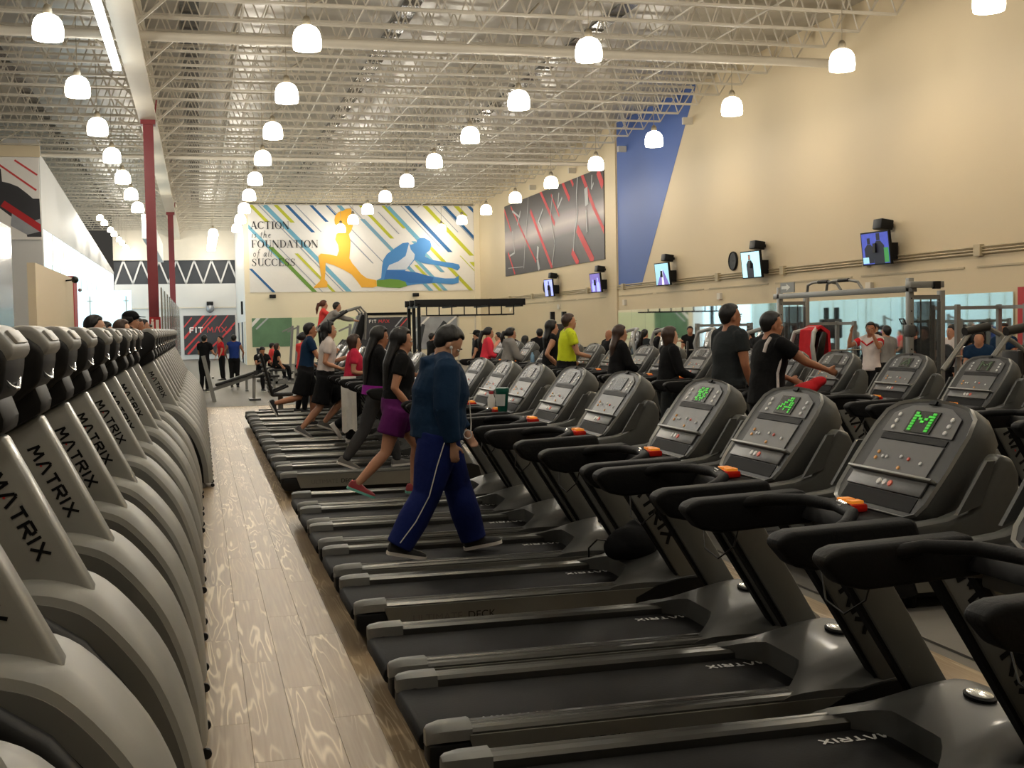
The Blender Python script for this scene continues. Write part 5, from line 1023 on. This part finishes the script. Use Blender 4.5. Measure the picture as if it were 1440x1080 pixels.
# dumbbell rack with dumbbells
q0 = thing('dumbbell_rack', 'long dark dumbbell rack under the mirrors', 'rack', (13.85, 19.4, 0))
for z in (.35, .75): MB().box(-.25, .25, 0, 9.0, z, z+.04).build('shelf', 'frame_dark', q0)
for y in (.05, 3.0, 6.0, 8.95): MB().bar((.2, y, 0), (.2, y, 1.0), .06).build('rack_post', 'frame_dark', q0)
db = thing('dumbbell', 'round black dumbbell on the long rack under the mirrors', 'dumbbell', (13.85, 19.7, .876), 0, 'dumbbells under the mirrors')
Mx = Matrix.Rotation(PI/2, 4, 'Y')
for s in (-1, 1): MB().lathe([(.01, -.05), (.075, -.05), (.08, 0), (.075, .05), (.01, .05)], 12, Matrix.Translation((s*.12, 0, 0)) @ Mx).build('weight_head', 'plate_iron', db, smooth=True)
MB().tube([(-.1, 0, 0), (.1, 0, 0)], .016, 8).build('grip', 'chrome', db)
for i in range(1, 40): dup(db, (13.85, 19.7 + .42*(i % 20), .876 if i < 20 else .476))
# arched bikes beyond the second treadmill row
def bike(lab, loc, towel=False):
    t = thing('exercise_bike', lab, 'exercise bike', loc, 0, 'arched bikes beyond the treadmills')
    MB().tube([(.35, -.3, .9), (.25, -.34, 1.4), (.3, -.3, 1.6), (.45, -.1, 1.66), (.45, .1, 1.66), (.3, .3, 1.6), (.25, .34, 1.4), (.35, .3, .9)], .035, 8).build('arch', 'bike_silver', t, smooth=True)
    q = MB(); q.prism([(.32, 1.1), (.46, 1.1), (.54, 1.6), (.44, 1.62)], -.27, .27); c = q.build('console', 'black_gloss', t, bevel=.02); MB().box(.36, .37, -.1, .1, 1.42, 1.46).build('screen', 'label_white', c)
    q = MB(); q.prism([(.2, .05), (.7, .05), (.72, .5), (.55, .95), (.35, .95), (.25, .5)], -.1, .1); q.build('drive_housing', 'bike_silver', t, bevel=.03); MB().box(-.8, .85, -.06, .06, .02, .12).build('base_beam', 'frame_dark', t); MB().bar((-.35, 0, .1), (-.45, 0, .85), .07).build('seat_post', 'frame_dark', t)
    q = MB(); q.prism([(-.62, .86), (-.3, .86), (-.2, .9), (-.3, .94), (-.6, .96)], -.12, .12); q.build('saddle', 'pad_black', t, bevel=.03)
    for x in (-.75, .8): MB().box(x-.05, x+.05, -.28, .28, 0, .05).build('foot', 'frame_dark', t)
    return t
for i, (x, y) in enumerate(((8.55, 16.6), (8.55, 18.2), (8.5, 20.2), (8.5, 22.4), (8.6, 24.4))): bike(('black and silver arched bike behind the woman with chestnut hair', 'black and silver arched bike next to a bike with a red cover', 'black and silver arched bike in line with the man in yellow', 'black and silver arched bike next but one to the weights', 'black and silver arched bike at the rig end of its row')[i], (x, y, 0))
q = MB(); q.prism([(.28, 1.0), (.34, 1.64), (.48, 1.71), (.62, 1.62), (.66, 1.0), (.62, 1.0), (.585, 1.58), (.47, 1.665), (.375, 1.6), (.32, 1.0)], -.2, .2, Matrix.Translation((8.55, 16.6, 0))); tag(q.build('red_towel', 'c_red', smooth=True), 'red towel draped over the console of an arched bike', 'towel')
# black rig
t = thing('training_rig', 'large black training rig with hanging pull up ladder', 'rig', (8.02, 45, 0))
for x in (0,):
    for y in (0, 1.1, 2.2): MB().box(x-.06, x+.06, y-.06, y+.06, 0, 2.65).build('post', 'black', t)
for y in (0, 1.1, 2.2): MB().box(-.15, 4.15, y-.06, y+.06, 2.55, 2.8).build('top_beam', 'black', t)
for x in (0, 1.4, 2.7, 4.0): MB().box(x-.05, x+.05, -.1, 2.3, 2.5, 2.6).build('cross_beam', 'black', t)
for y in (0, 1.1): MB().bar((.3, y, 2.2), (3.7, y, 2.2), .05).build('ladder_rail', 'black', t)
for i in range(8): MB().bar((.3+.485*i, 0, 2.2), (.3+.485*i, 0, 2.55), .04).build('hanger', 'black', t); MB().bar((.3+.485*i, 0, 2.2), (.3+.485*i, 1.1, 2.2), .035).build('rung', 'black', t)
t = thing('punch_stand', 'pair of black posts with pads in front of the mirror end', 'gym machine', (9.9, 33.6, 0))
for x in (0, .35): MB().box(x-.06, x+.06, -.06, .06, 0, 2.15).build('post', 'black', t)
q = MB(); q.box(-.1, .55, -.2, .12, 1.2, 1.8); q.build('pad', 'pad_black', t, bevel=.05); MB().box(-.3, .65, -.4, .4, 0, .05).build('base', 'black', t)
# stair climbers
def stair(lab, loc):
    t = thing('stair_climber', lab, 'stair climber', loc)
    for i in range(5): MB().box(-.45+.2*i, -.2+.2*i, -.28, .28, .18*i+.1, .18*i+.28).build('step', 'tm_black', t)
    for s in (-1, 1):
        q = MB(); q.prism([(-.5, 0), (.85, 0), (.9, 1.45), (.6, 1.5), (-.4, .3)], s*.29, s*.34); q.build('side_panel', 'tm_grey', t, bevel=.01)
        MB().tube([(-.5, s*.32, .5), (-.35, s*.33, 1.5), (0, s*.33, 1.85), (.6, s*.32, 2.2), (.95, s*.3, 2.3), (1.08, s*.28, 2.15), (1.05, s*.25, 1.5)], .03, 8).build('rail', 'frame_grey', t, smooth=True); MB().tube([(.1, s*.33, 1.9), (.62, s*.32, 2.21)], .04, 8).build('rail_grip', 'pad_black', t)
    q = MB(); q.prism([(.72, 1.4), (.95, 1.4), (1.15, 2.1), (.98, 2.12)], -.24, .24); c = q.build('console', 'tm_black', t, bevel=.03); q = MB(); q.prism([(.78, 1.55), (.785, 1.55), (.955, 2.02), (.95, 2.02)], -.18, .18); q.build('screen', 'tm_keys', c)
    return t
stair('tall stair climber carrying the person bent over its rails', (2.9, 30.0, 0)); stair('tall stair climber carrying the red haired woman', (3.0, 31.3, 0))
# decline bench, seat bench, leg machines, recumbent seat, spare cross trainer
t = thing('decline_bench', 'grey decline bench with two leaning posts at the end of the aisle', 'bench', (.2, 31.2, 0))
for y in (0, .45): MB().bar((.12, y, 0), (-.12, y, 1.15), .1).build('leaning_post', 'frame_grey', t)
MB().bar((.1, 0, .6), (.1, .45, .6), .05).build('cross_bar', 'frame_grey', t); MB().bar((.1, .22, .3), (1.15, .22, .62), .08).build('spine', 'frame_grey', t); MB().bar((1.1, .22, 0), (1.12, .22, .6), .08).build('rear_leg', 'frame_grey', t); MB().box(.98, 1.26, -.1, .55, 0, .05).build('rear_foot', 'frame_dark', t)
q = MB(); q.box(-.05, 1.0, .06, .38, -.035, .04, Matrix.Translation((.2, 0, .42)) @ Matrix.Rotation(R(-17), 4, 'Y')); q.build('bench_pad', 'pad_black', t, bevel=.03); MB().tube([(1.15, 0, .7), (1.15, .45, .7)], .06, 10).build('leg_roll', 'pad_black', t, smooth=True); MB().bar((1.15, .22, .6), (1.5, .22, .75), .04).build('roll_arm', 'frame_grey', t)
t = thing('flat_bench', 'flat black bench under the man with the phone', 'bench', (1.7, 36.2, 0)); q = MB(); q.box(-.55, .55, -.15, .15, .38, .45); q.build('bench_pad', 'pad_black', t, bevel=.02)
for x in (-.4, .4): MB().bar((x, 0, 0), (x, 0, .38), .07).build('leg', 'frame_grey', t); MB().box(x-.04, x+.04, -.25, .25, 0, .05).build('foot', 'frame_grey', t)
def legm(lab, loc):
    t = thing('leg_machine', lab, 'gym machine', loc); q = MB(); q.box(-.25, .25, -.22, .22, .42, .5); q.build('seat_pad', 'pad_black', t, bevel=.02); q = MB(); q.box(-.36, -.28, -.22, .22, .5, 1.2, Matrix.Rotation(R(-6), 4, 'Y')); q.build('back_pad', 'pad_black', t, bevel=.02)
    MB().bar((0, 0, 0), (0, 0, .42), .09).build('pillar', 'frame_grey', t); MB().bar((-.5, 0, .05), (.8, 0, .05), .09).build('base_rail', 'frame_grey', t); MB().bar((.6, 0, .05), (.75, 0, 1.9), .08).build('mast', 'frame_grey', t); MB().bar((.75, 0, 1.85), (.4, 0, 1.7), .05).build('mast_arm', 'frame_grey', t); MB().bar((.1, .25, .45), (.7, .25, .35), .05).build('lever', 'frame_grey', t); MB().tube([(.65, -.25, .3), (.65, .25, .3)], .06, 8).build('leg_roll', 'pad_black', t)
legm('grey leg machine under the person in coral', (2.35, 42.0, 0)); legm('grey leg machine under the person in dark clothes', (2.4, 40.2, 0)); legm('empty grey leg machine beside the stair climbers', (3.6, 36.0, 0))
t = thing('recumbent_bike', 'recumbent bike with ribbed black backrest at the end of the treadmill row', 'exercise bike', (1.55, 25.6, 0))
for i in range(9): q = MB(); a = i/8; q.tube([(-.12-.2*a, -.24, .5+.75*a), (-.17-.2*a, 0, .5+.75*a), (-.12-.2*a, .24, .5+.75*a)], .035, 8); q.build('backrest_rib', 'pad_black', t, smooth=True)
for s in (-1, 1): MB().tube([(-.12, s*.24, .42), (-.34, s*.24, 1.3)], .03, 8).build('backrest_frame', 'black', t); MB().tube([(-.1, s*.28, .5), (.2, s*.28, .62)], .025, 8).build('arm_grip', 'black', t)
q = MB(); q.box(-.15, .3, -.24, .24, .4, .48); q.build('seat_pad', 'pad_black', t, bevel=.03); q = MB(); q.prism([(.7, .05), (1.3, .05), (1.3, .5), (1.1, .7), (.8, .5)], -.12, .12); q.build('drive_housing', 'tm_black', t, bevel=.03); MB().box(-.4, 1.35, -.07, .07, .03, .14).build('base_beam', 'tm_grey', t); MB().bar((.05, 0, .12), (.05, 0, .42), .1).build('seat_post', 'tm_grey', t); MB().bar((1.1, 0, .6), (1.0, 0, 1.2), .06).build('console_post', 'tm_grey', t); q = MB(); q.box(.9, 1.0, -.18, .18, 1.1, 1.35); q.build('console', 'tm_black', t, bevel=.02)
for x in (-.38, 1.3): MB().box(x-.05, x+.05, -.28, .28, 0, .05).build('foot', 'tm_black', t)
# weight benches and low kit filling the floor between bikes and mirrors
def bench(lab, loc, rz):
    t = thing('weight_bench', lab, 'bench', loc, rz, 'benches before the mirrors'); q = MB(); q.box(-.5, .1, -.14, .14, .42, .49); q.build('seat_pad', 'pad_black', t, bevel=.02); q = MB(); q.box(0, .8, -.14, .14, -.035, .035, Matrix.Translation((.1, 0, .46)) @ Matrix.Rotation(R(-55), 4, 'Y')); q.build('back_pad', 'pad_black', t, bevel=.02)
    MB().bar((-.5, 0, .05), (.6, 0, .05), .07).build('base_rail', 'frame_grey', t); MB().bar((-.3, 0, .05), (-.3, 0, .42), .06).build('front_post', 'frame_grey', t); MB().bar((.4, 0, .05), (.25, 0, .6), .06).build('rear_post', 'frame_grey', t); MB().box(.55, .63, -.3, .3, 0, .06).build('rear_foot', 'frame_grey', t)
for i in range(7): bench('black incline bench in the line before the mirror wall', (11.2 + .6*(i % 2), 22.5 + 2.6*i, 0), R(100 + 40*(i % 3)))
# loose things on the treadmills
q = MB(); q.ell((0, 0, .1), .17, .13, .11, 14, 8); q.ell((.06, .05, .17), .1, .09, .07); q.ell((-.1, -.02, .08), .1, .1, .08)
bag = thing('gym_bag', 'small black drawstring bag lying on a treadmill motor hood', 'bag', (2.55, 6.98, .345)); o = q.build('sack', 'c_black', bag, smooth=True); REMESH[:] = [(o, .014, 4)]
MB().tube([(-.15, 0, .12), (-.24, -.03, .14), (-.28, .02, .08), (-.27, .05, .02)], .006, 6).build('drawstring', 'wire', bag)
cup = thing('shaker_cup', 'green shaker cup with white and red label on a treadmill console', 'cup', (X1+1.44, 9.0, 1.13)); MB().lathe([(.033, 0), (.036, .01), (.05, .15), (.052, .16)], 16).build('beaker', 'cup_green', cup, smooth=True); MB().lathe([(.054, .158), (.054, .185), (.03, .19), (.001, .19)], 16).build('lid', 'cup_green', cup, smooth=True)
q = MB(); n = 7; q.add([(-(.045+.0105*z/.15*0+.001+.012*(z-.05)/.09)*math.cos(a), -(.046+.012*(z-.05)/.09)*math.sin(a), z) for z in (.05, .14) for a in [R(-20+20*i) for i in range(n)]], [(i, i+1, n+i+1, n+i) for i in range(n-1)]); q.build('label', 'label_white', cup)
bt = thing('drink_bottle', 'small bottle with a red cap standing beside the shaker cup', 'bottle', (X1+1.42, 9.28, 1.128)); MB().lathe([(.03, 0), (.032, .09), (.018, .12), (.016, .13)], 12).build('bottle_body', 'label_white', bt, smooth=True); MB().lathe([(.019, .128), (.019, .15), (.001, .151)], 12).build('cap', 'cup_red', bt, smooth=True)
q = MB(); rows = []
for j in range(9):
    a = j/8; rows.append([(.0 + .20*i/6, -.012-.05*math.sin(i*1.7+a*2)*a*.5, 1.16 - .72*a - .03*math.sin(i*1.3)*a) for i in range(7)])
vs = [p for r in rows for p in r]; q.add(vs + [(p[0], p[1]-.012, p[2]) for p in vs], [f for j in range(8) for i in range(6) for f in ((j*7+i, j*7+i+1, j*7+i+8, j*7+i+7), (63+j*7+i, 63+j*7+i+7, 63+j*7+i+8, 63+j*7+i+1))])
o = q.build('towel', 'towel_white', smooth=True); o.location = (X1+.98, 16.35-.43, 0); tag(o, 'white towel hanging from a treadmill handle', 'towel')
q = MB(); q.ell((0, 0, 0), .17, .1, .07, 12, 7); q.ell((-.13, .02, -.04), .1, .08, .07); q.ell((.14, -.01, .03), .1, .08, .05); o = q.build('towel', 'c_red', smooth=True); o.location = (X2+1.28, 9.95, 1.16); o.rotation_euler = (0, R(-16), 0); tag(o, 'crumpled red towel on a treadmill handle', 'towel'); REMESH.append((o, .016, 4))
tag(MB().lathe([(.034, 0), (.036, .02), (.034, .14), (.015, .18), (.015, .2), (.001, .201)], 14).build('water_bottle', 'bottle_blue', smooth=True), 'pale blue water bottle on a treadmill console in the row behind', 'bottle').location = (X2+1.42, 19.7, 1.128)
bake_people()
